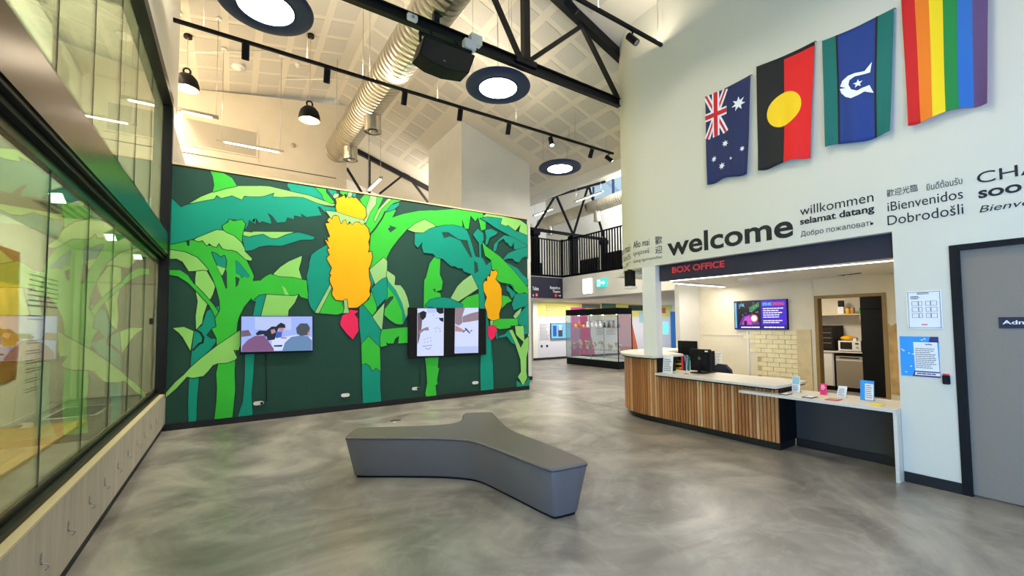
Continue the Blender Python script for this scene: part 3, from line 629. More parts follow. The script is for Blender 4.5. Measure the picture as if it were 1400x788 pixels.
img(t1, yy, (320, 420), s4, [
 ('scr_sky', [(53,68),(562,68),(562,312),(50,322)]), ('scr_pale', [(150,75),(410,75),(410,165),(150,160)]), ('scr_white', [(270,230),(440,200),(560,215),(555,300),(270,315)]),
 ('scr_brown', [(53,170),(105,165),(125,205),(53,215)]), ('scr_dark', [(225,175),(270,140),(320,140),(310,180),(290,235),(240,240)]),
 ('scr_dark', [(305,135),(335,112),(365,125),(370,150),(330,150),(310,160)]), ('scr_shirt', [(300,180),(345,175),(340,215),(300,225)]), ('scr_skin', [(320,150),(360,150),(350,178),(325,180)]), ('scr_skin', [(262,165),(290,158),(300,180),(270,195)]),
 ('scr_skin', [(335,215),(380,218),(375,228),(335,228)]), ('scr_plum', [(52,320),(60,280),(100,235),(150,208),(215,205),(250,250),(285,300),(285,316)]), ('scr_dark', [(155,190),(180,168),(230,170),(245,200),(225,215),(210,195),(165,205)]),
 ('scr_blue', [(345,315),(365,255),(410,215),(470,205),(530,210),(558,240),(556,312)]), ('scr_grey', [(445,150),(475,118),(525,118),(545,150),(530,200),(480,208),(450,190)]), ('scr_skin', [(528,180),(545,170),(540,200),(525,208)]), ('scr_dark', [(285,275),(350,272),(340,285),(285,285)])])
s5 = 130/788
a, b = at(550+55*s5, 410+66*s5, Y=YM-.06), at(550+693*s5, 410+445*s5, Y=YM-.06)
t2 = television(((a.x+b.x)/2, YM, (a.z+b.z)/2-.01), 'larger wall television showing two upright pictures of hands drawing', b.x-a.x+.02, a.z-b.z+.03)
lines = [('scr_line', [(x, y), (x+12, y-8), (x+13, y-6), (x+2, y+3)]) for x, y in [(175,330),(200,322),(225,318),(180,355),(205,352),(230,345),(265,240),(285,235),(300,245),(270,265),(305,265),(250,130),(275,155)]]
img(t2, yy, (550, 410), s5, [
 ('scr_white', [(125,72),(345,72),(342,464),(122,468)]), ('scr_pale', [(205,72),(280,72),(275,110),(205,108)]), ('scr_brown', [(127,110),(150,105),(165,165),(160,230),(140,330),(126,375)]), ('scr_dark', [(145,105),(175,92),(200,105),(195,145),(170,170),(148,150)]),
 ('scr_dark', [(280,72),(342,72),(342,112),(310,118),(285,100)]), ('scr_hand', [(135,260),(180,235),(215,225),(220,255),(180,255),(135,290)]), ('scr_dark', [(300,150),(340,150),(340,185),(315,175)]), ('scr_line', [(165,385),(250,375),(250,378),(165,389)]), ('scr_line', [(190,398),(215,410),(240,394),(240,398),(215,414),(188,401)]),
 ('scr_white', [(437,68),(630,68),(628,440),(432,446)]), ('scr_hand', [(437,68),(518,68),(495,140),(497,190),(470,215),(437,200)]), ('scr_hand', [(497,140),(560,115),(630,98),(630,170),(560,182),(500,190)]), ('scr_skin', [(437,210),(480,235),(515,255),(500,268),(437,262)]),
 ('scr_line', [(515,240),(525,232),(562,275),(555,282)]), ('scr_line', [(500,268),(525,245),(530,250),(505,274)]), ('scr_line', [(560,262),(575,248),(580,253),(566,266)]), ('scr_pale', [(434,390),(628,385),(628,440),(432,446)])]+lines)
# cables and wall outlets
def cable(name, pts, r, mat, label): return tag(B().tube(pts, r, 6).build(name, mat), label, 'cable')
for (xa, ya, xb, yb, lab) in ((363.5, 482, 364.5, 553, 'dark cable hanging below the smaller mural television'), (574.5, 500, 574, 529, 'dark cable hanging below the larger mural television')):
    a, b = at(xa, ya, Y=YM-.01), at(xb, yb, Y=YM-.01); cable('power_cable', [(a.x, YM-.008, a.z), (b.x, YM-.008, b.z+.05), (b.x-.05, YM-.03, b.z)], .006, 'ink', lab)
for (x, y, plug, lab) in ((353.5, 551.5, 1, 'white oval power outlet with black plug, below the smaller television'), (472, 540.5, 0, 'white oval power outlet left of the banana trunk on mural wall'), (568, 531.5, 1, 'white oval power outlet with black plug, below the larger television'), (649.5, 523.5, 0, 'white oval power outlet rightmost on the mural wall')):
    p = at(x, y, Y=YM); o = thing('power_outlet', (p.x, YM, p.z), lab, 'outlet', 'oval outlets on the mural wall')
    w, h = .075, .032; ring = [(p.x+w*c-0, p.z+h*s_) for c, s_ in [(math.copysign(abs(math.cos(t))**.5, math.cos(t)), math.copysign(abs(math.sin(t))**.8, math.sin(t))) for t in [i*math.pi/12 for i in range(24)]]]
    b = B(); n = 24; b.add([(x_, YM-.022, z_) for x_, z_ in ring]+[(x_, YM-.0005, z_) for x_, z_ in ring], [tuple(range(n))]+[(i, (i+1) % n, n+(i+1) % n, n+i) for i in range(n)])
    b.build('cover_plate', 'white_gloss', o)
    if plug: B().cyl((p.x+.045, YM-.02, p.z), (p.x+.045, YM-.05, p.z), .022, 12).build('plug', 'black', o)

# --- flags on the wall
M('flag_navy', (34, 44, 86), .8); M('flag_black', (24, 24, 24), .8); M('flag_red', (226, 28, 28), .8); M('flag_yellow', (248, 204, 20), .8); M('flag_green', (14, 106, 94), .8)
M('flag_blue', (28, 58, 130), .8); M('flag_white', (238, 238, 236), .8); M('flag_union_red', (212, 30, 46), .8)
for nm, c in (('rb_red', (206, 24, 24)), ('rb_orange', (240, 124, 20)), ('rb_yellow', (246, 214, 20)), ('rb_green', (26, 132, 62)), ('rb_blue', (44, 108, 184)), ('rb_violet', (96, 72, 116))): M(nm, c, .8)
def flag(tl, tr, bl, br, base, label, shapes, seed):
    P = [at(*q, X=XR-.03) for q in (tl, tr, bl, br)]
    rnd = random.Random(seed); ph = [rnd.uniform(0, 6.28) for _ in range(4)]
    def fn(u, v, lift=0):
        """u along the width, v downward, both 0..1"""
        a = P[0].lerp(P[1], u); b = P[2].lerp(P[3], u); p = a.lerp(b, v)
        fold = (.012*math.sin(u*9+ph[0]+v*2)+.010*math.sin(u*15+ph[1]-v*3)+.012*math.sin(v*5+u*4+ph[2]))*(.15+.85*v)
        edge = .03*(max(0, u-.85)/.15)*v+.02*(max(0, .12-u)/.12)*v
        return Vector((XR-.045-.012*v-fold-edge-lift, p.y, p.z-.025*math.sin(u*math.pi)*(1-v)*.6-.02*math.sin(u*7+ph[3])*v))
    t = thing('flag', (XR, (P[0].y+P[1].y)/2, P[2].z), label, 'flag', 'flags hung on the white wall')
    N = 28; b = B(); vs = [fn(i/N, j/N) for j in range(N+1) for i in range(N+1)]
    b.add(vs, [(j*(N+1)+i, j*(N+1)+i+1, (j+1)*(N+1)+i+1, (j+1)*(N+1)+i) for j in range(N) for i in range(N)], True)
    cloth = b.build('cloth', base, t); md = cloth.modifiers.new('thickness', 'SOLIDIFY'); md.thickness = .002
    for k, (nm, mat, poly) in enumerate(shapes):
        bm_ = bmesh.new(); vv = [bm_.verts.new((u, v, 0)) for u, v in poly]; bm_.faces.new(vv); bm_.normal_update()
        bmesh.ops.triangulate(bm_, faces=bm_.faces[:])
        for _ in range(6):
            es = [e for e in bm_.edges if e.calc_length() > .05]
            if not es: break
            bmesh.ops.subdivide_edges(bm_, edges=es, cuts=1, use_grid_fill=False); bmesh.ops.triangulate(bm_, faces=bm_.faces[:])
        bm_.verts.index_update(); s = B(); s.add([fn(v.co.x, v.co.y, .003+.0015*k) for v in bm_.verts], [tuple(v.index for v in f.verts) for f in bm_.faces], True); bm_.free()
        s.build(nm, mat, t)
    for u in (0, 1): q = fn(u, 0); B().cyl((XR-.001, q.y, q.z+.005), (q.x-.004, q.y, q.z+.005), .006, 8).build('hook', 'steel', t)
    return t
def star(cx, cy, r, n=7, asp=.5, inner=.45):
    return [(cx+(r if i % 2 == 0 else r*inner)*math.sin(i*math.pi/n), cy-(r if i % 2 == 0 else r*inner)*math.cos(i*math.pi/n)*asp) for i in range(2*n)]
def band(u0, v0, u1, v1, w, asp=.5):
    dx, dy = u1-u0, (v1-v0)/asp; l = math.hypot(dx, dy); nx, ny = -dy/l*w/2, dx/l*w/2*asp
    return [(u0+nx, v0+ny), (u1+nx, v1+ny), (u1-nx, v1-ny), (u0-nx, v0-ny)]
UJk = [('saltire', 'flag_white', band(.03, .01, .47, .49, .13)), ('saltire', 'flag_white', band(.47, .01, .03, .49, .13)), ('saltire', 'flag_union_red', band(.03, .01, .47, .49, .045)), ('saltire', 'flag_union_red', band(.47, .01, .03, .49, .045)),
       ('cross', 'flag_white', [(.17, 0), (.33, 0), (.33, .5), (.17, .5)]), ('cross', 'flag_white', [(0, .205), (.5, .205), (.5, .295), (0, .295)]), ('cross', 'flag_union_red', [(.205, 0), (.295, 0), (.295, .5), (.205, .5)]), ('cross', 'flag_union_red', [(0, .225), (.5, .225), (.5, .275), (0, .275)])]
flag((965,133), (1027,103), (970,252), (1024,237), 'flag_navy', 'navy flag with white stars and a union cross, leftmost of the four', UJk+[('star', 'flag_white', star(.77, .24, .15)), ('star', 'flag_white', star(.46, .62, .08)), ('star', 'flag_white', star(.18, .74, .07)), ('star', 'flag_white', star(.86, .72, .06)), ('star', 'flag_white', star(.6, .80, .04, 5)), ('star', 'flag_white', star(.38, .86, .085))], 1)
flag((1035,92), (1115,57), (1039,233), (1110,215), 'flag_black', 'black and red flag with a yellow disc', [('red_half', 'flag_red', [(.5, .035), (1, .035), (1, 1), (.5, 1)]), ('disc', 'flag_yellow', [(.5+.31*math.cos(a), .5+.155*math.sin(a)) for a in [i*math.pi/24 for i in range(48)]])], 2)
def fuv(x, y):
    u = .5
    for _ in range(4):
        yt, yb_ = 172-137*u, 618-63*u; v = (y-yt)/(yb_-yt); u = (x-560-18*v)/(297-30*v)
    return (u, v)
dh = [fuv(x, y) for x, y in ((775,255),(768,298),(735,305),(705,312),(682,330),(678,350),(690,368),(715,372),(735,360),(765,350),(782,385),(745,375),(720,390),(690,406),(665,402),(645,388),(638,370),(665,364),(640,360),(650,335),(675,312),(705,298),(745,290))]
flag((1125,57), (1223,11.6), (1131,204), (1219,183), 'flag_blue', 'green and blue flag with a white headdress emblem', [('green_stripe', 'flag_green', [(0, 0), (.21, 0), (.21, 1), (0, 1)]), ('green_stripe', 'flag_green', [(.79, 0), (1, 0), (1, 1), (.79, 1)]), ('black_stripe', 'flag_black', [(.205, 0), (.235, 0), (.235, 1), (.205, 1)]), ('black_stripe', 'flag_black', [(.765, 0), (.795, 0), (.795, 1), (.765, 1)]), ('emblem', 'flag_white', dh), ('star', 'flag_white', star(fuv(718, 342)[0], fuv(718, 342)[1], .075, 5, .5, .42))], 3)
rb = ['rb_red', 'rb_orange', 'rb_yellow', 'rb_green', 'rb_blue', 'rb_violet']
flag((1233,1.6), (1352,-50), (1243.6,171.6), (1351,140), 'rb_red', 'rainbow striped flag, rightmost of the four', [('stripe', rb[i], [(i/6, 0), ((i+1)/6, 0), ((i+1)/6, 1), (i/6, 1)]) for i in range(1, 6)], 4)

# --- lettering on the box office wall
words = thing('welcome_lettering', (XR, 3, 2.55), 'black welcome words in many languages on the white wall', 'lettering')
def onw(s, z): x, y = wall_pt(s); return (x-.004, y, z) if s <= YC else (x-.004*math.cos((s-YC)/RC), y+.004*math.sin((s-YC)/RC), z)
def wt(body, bl, br, zb, zt, mat='lettering', bold=0, shear=0, xscale=None, arc=None, spacing=1):
    """bl, br: pixels at the line's ends; zb, zt: pixels at its foot and its head"""
    u0 = at(*bl, X=XR).y if arc is None else arc[0]; u1 = (at(*br, X=XR).y if br else u0-.1) if arc is None else arc[1]
    text('lettering', body, onw, u0, u1, at(*zb, X=XR).z, at(*zt, X=XR).z, mat, words, bold, shear, xscale, spacing)
wt('welcome', (912.8,350), (1085,320), (967,342.6), (966,314.7), bold=.022)
wt('歡', (896,335), (905.5,333), (896,335), (896,324)); wt('迎', (896,347.5), (905.5,345), (896,347.5), (896,337))
wt('Afio mai', (864,340), (888,337), (864,340), (864,330.7)); wt('សូមស្វាគមន៍', (864,352), (888,348), (864,352), (864,343), 'lettering_grey')
wt('Galang ngurruwindhau', (864,361), (905.5,354), (864,361), (864,355.5), 'lettering_grey')
wt('E komo mai', None, None, (861,343), (861,332), arc=(5.7, 4.92)); wt('สวัสดี', None, None, (861,354), (861,346), 'lettering_grey', arc=(5.4, 4.92)); wt('أهلاً', None, None, (861,363), (861,356), 'lettering_grey', arc=(5.4, 4.92))
wt('willkommen', (1094,292), (1194.7,276), (1118,290.6), (1118,278)); wt('selamat datang', (1094,308), (1196,294), (1109,308), (1109,296), bold=.025); wt('Добро пожаловать', (1095,325), (1195.5,310), (1099,325), (1099,316))
wt('歡迎光臨', (1212.5,269), (1255,263), (1212.5,270), (1212.5,260)); wt('ยินดีต้อนรับ', (1267,260), (1316,252), (1267,261), (1267,250.5))
wt('iBienvenidos', (1213.8,289), (1317,272), (1217,289), (1217,276.5)); wt('Dobrodošli', (1213.8,308.6), (1317.8,294), (1213.8,308.6), (1213.8,295.5))
wt('CHÀO MỪNG', (1336,250), None, (1336,252), (1336,231), xscale=1.25); wt('SOO DHAWOW', (1338,272), None, (1338,272), (1338,261), bold=.05, xscale=1.25, spacing=1.1); wt('Bienvenue', (1339,291), None, (1340,291), (1340,282), shear=.25, xscale=1.3)

# --- wall panels right of the opening
def on_r(off): return lambda u, v: (XR-off, u, v)
p, q = at(1239, 399, X=XR), at(1290, 450, X=XR)
ev = thing('evacuation_plan', (XR, (p.y+q.y)/2, q.z), 'clear framed evacuation diagram above the blue poster', 'notice')
box((XR-.008, q.y, q.z), (XR-.001, p.y, p.z)).build('sheet', 'paper', ev)
b = B(); y0, y1, z0, z1 = p.y-.012, q.y+.012, q.z+.012, p.z-.012
for a_, c_ in (((y0, z0), (y1, z0)), ((y1, z0), (y1, z1)), ((y1, z1), (y0, z1)), ((y0, z1), (y0, z0))): b.bar((XR-.009, *a_), (XR-.009, *c_), .003, .002, (1, 0, 0))
for i in range(3):
    for (ua, ub_) in ((.12, .32), (.34, .44), (.56, .70), (.72, .9)):
        za, zb_ = .28+.17*i, .40+.17*i; Y0, Y1 = y0+(y1-y0)*ua, y0+(y1-y0)*ub_; Z0, Z1 = z0+(z1-z0)*za, z0+(z1-z0)*zb_
        for a_, c_ in (((Y0, Z0), (Y1, Z0)), ((Y1, Z0), (Y1, Z1)), ((Y1, Z1), (Y0, Z1)), ((Y0, Z1), (Y0, Z0))): b.bar((XR-.009, *a_), (XR-.009, *c_), .002, .002, (1, 0, 0))
print_lines(b, on_r(.0095), y0+(y1-y0)*.3, y0+(y1-y0)*.75, z0+(z1-z0)*.93, z1-.004, 2); print_lines(b, on_r(.0095), y0+(y1-y0)*.08, y0+(y1-y0)*.4, z0+(z1-z0)*.8, z0+(z1-z0)*.9, 3)
b.build('plan_drawing', 'lettering', ev)
print_lines(B(), on_r(.0095), y0+(y1-y0)*.4, y0+(y1-y0)*.62, z0+.02, z0+.04, 1).build('red_print', 'red', ev)
for u in (y0, y1):
    for v in (z0, z1): B().cyl((XR, u, v), (XR-.014, u, v), .006, 8).build('standoff', 'steel', ev)
M('poster_blue', (40, 150, 226), .5); M('poster_navy', (44, 36, 104), .5)
p, q = at(1230, 460, X=XR), at(1286, 517, X=XR)
po = thing('poster', (XR, (p.y+q.y)/2, q.z), 'bright blue poster with white text sheet left of the card reader', 'poster')
box((XR-.006, q.y, q.z), (XR-.001, p.y, p.z)).build('sheet', 'poster_blue', po); W_, H_ = p.y-q.y, p.z-q.z
def pp(u, v, o=.007): return (XR-o, p.y-W_*u, p.z-H_*v)
B().poly([pp(.8,0), pp(1,0), pp(1,.15), pp(.75,.15)]).build('navy_corner', 'poster_navy', po); B().poly([pp(.36,.86), pp(1,.86), pp(1,1), pp(.3,1)]).build('navy_band', 'poster_navy', po)
B().poly([pp(.36,.14,.008), pp(.97,.14,.008), pp(.99,.86,.008), pp(.38,.86,.008)]).build('text_sheet', 'paper', po)
B().poly([pp(.38,.89,.008), pp(1,.89,.008), pp(1,.965,.008), pp(.36,.965,.008)]).build('logo_strip', 'paper', po)
text('heading', 'Update', lambda u, v: (XR-.0095, u, v), p.y-W_*.66, p.y-W_*.84, p.z-H_*.22, p.z-H_*.17, 'poster_navy', po, .03)
print_lines(B(), on_r(.0092), p.y-W_*.40, p.y-W_*.95, p.z-H_*.80, p.z-H_*.28, 11, .4).build('small_print', 'print_grey', po)
print_lines(B(), on_r(.0092), p.y-W_*.42, p.y-W_*.95, p.z-H_*.945, p.z-H_*.905, 1, .7, .1, 5).build('logo_print', 'poster_navy', po)
for (u, v) in ((.02,.33),(.06,.36),(.2,.42),(.3,.44),(.1,.9),(.62,.05),(.55,.08),(.24,.75)): B().poly([pp(u,v),pp(u+.05,v-.012),pp(u+.07,v+.01),pp(u+.03,v+.02)]).build('white_fleck', 'paper', po)
p, q = at(1289, 511, X=XR), at(1300, 526, X=XR)
cr = thing('card_reader', (XR, (p.y+q.y)/2, q.z), 'small black card reader beside the door frame', 'card reader')
B().bevbox((XR-.035, q.y, q.z), (XR, p.y, p.z-.012), .006).build('body', 'black', cr); box((XR-.03, q.y+.005, p.z-.012), (XR, p.y-.005, p.z)).build('light_bar', 'red', cr)
p = at(1365, 434, X=XR+.03); q = at(1365, 449, X=XR+.03)
ds = thing('door_sign', (XR+.03, .5, q.z), 'navy door sign with white lettering', 'sign')
box((XR+.022, .24, q.z), (XR+.03, p.y, p.z)).build('plate', 'sign_navy', ds)
text('lettering', 'Administration', lambda u, v: (XR+.0205, u, v), p.y-.022, p.y-.47, q.z+.034, p.z-.028, 'paper', ds, .015)
# --- box office sign board
p, q = at(905, 363, X=5.72), at(905, 388.5, X=5.72)
bo = thing('box_office_sign', (5.72, 2.9, 2.25), 'long navy sign board reading box office over the counter', 'sign')
box((5.72, 1.44, 2.26), (5.80, 4.35, 2.512)).build('board', 'sign_navy', bo)
a, b = at(919, 374, X=5.72), at(991, 365.5, X=5.72); c = at(919, 365.5, X=5.72)
text('lettering', 'BOX OFFICE', lambda u, v: (5.716, u, v), a.y, b.y, a.z, c.z, 'red', bo, .03)

# ================================================================ overhead fittings
# --- ring lamps
def ring_lamp(c, label):
    x, y, z = c; t = thing('ring_pendant_lamp', c, label, 'pendant lamp', 'large navy disc lamps under the ceiling')
    B().lathe(c, [(.325, .0), (.33, -.004), (.50, -.004), (.53, .01), (.535, .03), (.52, .055), (.0, .06)], 48).build('navy_disc', 'navy', t)
    B().lathe(c, [(0, -.001), (.31, -.001)], 40).build('diffuser', 'lamp_white', t)
    B().lathe(c, [(.308, -.002), (.313, -.012), (.325, -.010), (.328, .0)], 40).build('trim_ring', 'navy', t)
    for a in (.4, 2.5, 4.6):
        px_, py_ = x+.42*math.cos(a), y+.42*math.sin(a); B().cyl((px_, py_, z+.05), (px_, py_, zc(px_)-.01), .004, 6).build('suspension_wire', 'steel', t)
    B().cyl((x, y, z+.05), (x, y, zc(x)-.005), .008, 8).build('power_cord', 'white_gloss', t)
ring_lamp((.27, 5.84, 5.5), 'navy disc lamp with glowing centre cropped by the top edge')
ring_lamp((3.60, 5.82, 5.5), 'navy disc lamp with glowing centre hanging below the truss by the speaker')
ring_lamp((6.83, 8.10, 5.5), 'small looking navy disc lamp nearest the mezzanine opening')
# --- light tracks with spots
def track(y, z, xa, xb, label, rods):
    t = thing('light_track', ((xa+xb)/2, y, z), label, 'light track')
    box((xa, y-.022, z-.022), (xb, y+.022, z+.022)).build('rail', 'black', t)
    for x in rods: B().cyl((x, y, z+.02), (x, y, zc(x)-.01), .004, 6).build('suspension_rod', 'steel', t)
    return t
track(7.15, 5.76, -.75, 7.74, 'long black light track with spot lamps hanging in front of the mural', (-.42, .9, 1.75, 3.1, 4.86, 6.5, 7.5))
track(4.10, 5.98, 2.95, 5.58, 'short black light track ending beside the rounded white wall', (3.1, 4.2, 5.5))
def spot_lamp(x, y, z, aim, label, lit=False, power=0, ang=60):
    t = thing('spot_lamp', (x, y, z), label, 'spot lamp', 'black cylinder spots on the tracks')
    B().box((x-.05, y-.018, z-.03), (x+.05, y+.018, z-.02)).cyl((x, y, z-.03), (x, y, z-.075), .012, 8).build('adaptor', 'black', t)
    d = (Vector(aim)-Vector((x, y, z-.15))).normalized(); c = Vector((x, y, z-.16)); p, q = c-d*.10, c+d*.10
    B().cyl(p, q, .05, 16, caps=False).cyl(q, p, .046, 16, caps=False).cyl(p-d*.003, p+d*.002, .05, 16).build('lamp_body', 'black', t)
    k_ = q-d*(.004 if lit else .07); B().cyl(k_-d*.006, k_, .042, 16).build('lens', 'spot_lens', t)
    if power: spot('track_spot', q+d*.03, aim, power, NEUT, ang)
for x, ax, az, pw, lab in ((0.084, .1, 2.4, 130, 'first black spot on the long track, over the smaller television'), (1.192, 1.2, 2.2, 130, 'second black spot on the long track, left of the duct'), (2.467, 2.5, 2.4, 150, 'third black spot on the long track, right of the duct'), (3.561, 3.7, 2.2, 130, 'fourth black spot on the long track, left of the tower corner'), (4.664, 4.8, 2.4, 130, 'fifth black spot on the long track, over the white tower')):
    spot_lamp(x, 7.15, 5.76, (ax, 8.42, az), lab, power=pw*1.1, ang=115)
spot_lamp(5.79, 7.15, 5.76, (5.6, 5.2, 0), 'sixth black spot on the long track, glowing lens', True, power=70, ang=50)
spot_lamp(6.99, 7.15, 5.76, (7.2, 9.2, 2), 'seventh black spot on the long track, left of the glowing end spot', power=60)
spot_lamp(7.59, 7.15, 5.76, (8.6, 6.4, 4.6), 'last spot on the long track with bright lens, tilted to the right', True)
spot_lamp(3.70, 4.10, 5.98, (5.3, 3.4, 4.0), 'black spot on the short track, left one at the truss rafter', power=22, ang=80)
spot_lamp(4.90, 4.10, 5.98, (5.6, 2.4, 3.6), 'black spot on the short track, right one beside the rounded wall', power=0)
# --- roof truss
YT, ZB = 5.25, 5.64
tr = thing('roof_truss', (3, YT, ZB), 'black steel roof truss spanning the lobby above the bench', 'truss')
box((XL+.01, YT-.045, ZB-.075), (5.87, YT+.045, ZB-.06)).box((XL+.01, YT-.006, ZB-.06), (5.87, YT+.006, ZB+.06)).box((XL+.01, YT-.045, ZB+.06), (5.87, YT+.045, ZB+.075)).build('bottom_chord', 'black_steel', tr)
B().bar((RIDGE, YT, zc(RIDGE)-.11), (6.05, YT, zc(6.05)-.11), .12, .17).build('top_chord', 'black_steel', tr)
B().bar((XL+.02, YT, zc(XL)-.12), (RIDGE, YT, zc(RIDGE)-.11), .12, .17).build('top_chord', 'black_steel', tr)
for p, q, w in (((3.76, ZB+.06), (3.76, zc(3.76)-.18), .11), ((3.66, ZB+.07), (2.7, 7.3), .065), ((3.80, ZB+.07), (4.97, zc(4.97)-.2), .07), ((4.97, zc(4.97)-.2), (5.83, ZB+.08), .065), ((2.25, ZB+.07), (2.25, 7.7), .08), ((.6, ZB+.07), (2.2, 7.6), .065)):
    B().bar((p[0], YT, p[1]), (q[0], YT, q[1]), w, w, (0, 1, 0)).build('web_member', 'black_steel', tr)
B().bevbox((3.55, YT-.05, ZB-.01), (3.95, YT+.05, ZB+.09), .006).build('gusset_plate', 'black_steel', tr)
# fittings on the bottom chord
jb = thing('junction_box', (2.9, YT, ZB), 'pair of white square fittings clamped on the truss beam', 'junction box')
for dx, dz in ((.0, -.03), (-.10, -.14)):
    B().bevbox((2.72+dx, YT-.16, ZB+dz-.05), (2.90+dx, YT-.05, ZB+dz+.09), .012).build('white_cover', 'white_gloss', jb)
dt = at(563, 26, Y=YT-.06); dx_ = thing('ceiling_sensor', (dt.x, YT-.06, dt.z), 'small white sensor box on the truss beam beside the duct', 'sensor')
B().bevbox((dt.x-.07, YT-.11, dt.z-.04), (dt.x+.07, YT-.046, dt.z+.05), .015).build('cover', 'white_gloss', dx_); B().ball((dt.x, YT-.11, dt.z), .022, .012, .022).build('sensor_eye', 'grey_band', dx_)
# --- loudspeaker
sp = thing('loudspeaker', (2.3, 5.1, 5.1), 'black slanted loudspeaker hanging from the truss beam', 'loudspeaker')
F_ = [at(*q_, Y=y_) for q_, y_ in (((580, 49.5), 5.0), ((649.5, 76), 5.0), ((641, 100), 4.95), ((614, 95.5), 4.93), ((590, 85.5), 4.93), ((573, 73), 4.95))]
A1, A2, A3, A4 = F_[0], F_[1], F_[2], F_[5]
nrm = (A2-A1).cross(A4-A1).normalized(); nrm = nrm if nrm.y > 0 else -nrm
Bk = [v+nrm*.26+Vector((0, 0, .05)) for v in F_]
b = B(); n = 6; b.add(F_+Bk, [tuple(range(n)), tuple(range(2*n-1, n-1, -1))]+[(i, n+i, n+(i+1) % n, (i+1) % n) for i in range(n)]); cab = b.build('cabinet', 'black', sp)
b = B(); ctr = sum(F_, Vector())/6; b.poly([ctr+(v-ctr)*.95-nrm*.004 for v in F_]); b.build('grille', 'lettering', sp)
lg = ctr+(A3-A2)*.15-nrm*.007; B().lathe(lg, [(.008, 0), (.014, 0)], 12, 'y').build('badge', 'grey_band', sp)
h1 = A1+nrm*.14+Vector((0, 0, .03)); h2 = A2+nrm*.14+Vector((0, 0, .03))
B().bar(h1, h1+Vector((0, .0, .12)), .03, .03).bar(h2, h2+Vector((0, 0, .12)), .03, .03).bar(h1+Vector((-.02, 0, .12)), h2+Vector((.02, 0, .12)), .035, .03).build('yoke', 'black', sp)
for f in (.25, .75): m = h1.lerp(h2, f)+Vector((0, 0, .12)); B().bar(m, (m.x, YT, ZB-.06), .02, .02).build('hanger', 'black', sp)
# --- spiral duct
def duct(name, p, q, r, label, caps=True):
    p, q = Vector(p), Vector(q); t = thing(name, p, label, 'duct'); d = (q-p); L = d.length; d.normalize(); a = d.orthogonal().normalized(); e = d.cross(a); n = 36
    prof = []; s = 0; pitch = .12
    while s < L-.06:
        prof += [(r, s), (r, s+pitch-.026), (r+.003, s+pitch-.018), (r+.003, s+pitch-.008), (r, s+pitch)]; s += pitch
    vs = []
    for rr, h in prof:
        for i in range(n):
            t_ = 2*math.pi*i/n; hh = h+pitch*i/n; vs.append(p+d*hh+(a*math.cos(t_)+e*math.sin(t_))*rr)
    b = B(); m = len(prof)
    b.add(vs, [(k*n+i, k*n+(i+1) % n, (k+1)*n+(i+1) % n, (k+1)*n+i) for k in range(m-1) for i in range(n-1)], True)
    b.add(vs, [(k*n+n-1, k*n, (k+1)*n, (k+1)*n+n-1) for k in range(m-1)], True)
    b.build('spiral_tube', 'galv', t)
    c = q; B().lathe((0, 0, 0), [(0, 0)], 3) ; cap = B().cyl(c-d*.01, c+d*.10, r+.004, 36); cap.build('end_cap', 'galv', t)
    return t
def outlet(t, p, d, r, l):
    p, d = Vector(p), Vector(d).normalized(); e = p+d*l
    o = B().cyl(p, e, r, 24, caps=False).build('outlet_spigot', 'galv', t); B().cyl(e-d*.02, e, r+.008, 24, caps=False).build('collar', 'galv', o)
    k = B().cyl(e-d*.03, e-d*.025, r*.96, 20); k.build('diffuser_plate', 'steel', o)
    B().cyl(e-d*.02, e+d*.03, r*.62, 20, r*.3).build('diffuser_cone', 'galv', o)
DX, DZ, DR = 2.24, 6.18, .30
dc = duct('spiral_duct', (2.40, 3.0, 6.14), (2.20, 11.45, 6.14), DR, 'large galvanised spiral duct running over the mural')
def dx_at(y): return 2.40-.2*(y-3)/8.45
for px_, py_ in ((501, 168), (468, 208)):
    yy_ = at(px_, py_, Z=5.72).y; outlet(dc, (dx_at(yy_)+.06, yy_, 5.98), (.02, 0, -1), .165, .42)
outlet(dc, (dx_at(6.15)+.1, 6.15, 6.05), (.75, -.1, -.65), .15, .55)
for y in (4.3, 7.6, 10.2): B().cyl((dx_at(y)-.31, y, 6.1), (dx_at(y)-.31, y, zc(dx_at(y)-.31)-.01), .005, 6).cyl((dx_at(y)+.31, y, 6.1), (dx_at(y)+.31, y, zc(dx_at(y)+.31)-.01), .005, 6).build('hanger_rod', 'steel', dc)
# --- bell pendants behind the mural
def bell(c, label, rz):
    x, y, z = c; t = thing('bell_pendant_lamp', c, label, 'pendant lamp', 'black bell lamps behind the mural wall')
    prof = [(.20, 0), (.205, .01), (.20, .10), (.17, .20), (.11, .27), (.03, .30), (.0, .30)]
    B().lathe(c, prof, 28).build('shade', 'black', t)
    B().lathe(c, [(.197, .004), (.190, .10), (.16, .19), (.1, .255), (0, .28)], 28).build('shade_lining', 'warm_bowl', t)
    B().ball((x, y, z+.12), .05).build('bulb', 'tube_white', t)
    ring = [(x+.055*math.cos(a), y, z+.35+.06*math.sin(a)) for a in [i*math.pi/8 for i in range(17)]]; B().tube(ring, .017, 8).build('handle_loop', 'black', t)
    B().cyl((x, y, z+.40), (x, y, rz-.03), .008, 6).build('cord', 'pine_edge', t); B().cyl((x, y, rz-.06), (x, y, rz-.002), .07, 16).build('ceiling_rose', 'black', t)
    l = bpy.data.lights.new('bell_bulb', 'POINT'); l.energy = 25; l.color = WARM; l.shadow_soft_size = .05; o = bpy.data.objects.new('bell_bulb', l); COL.objects.link(o); o.location = (x, y, z-.03)
b1 = at(423, 165, Y=9.4); b2 = at(255, 122, Y=10.0)
bell((b1.x, 9.4, b1.z), 'black bell pendant right of the linear lamps', zc(b1.x)); bell((b2.x, 10.0, b2.z), 'black bell pendant by the corner post of the glazing', zc(b2.x))
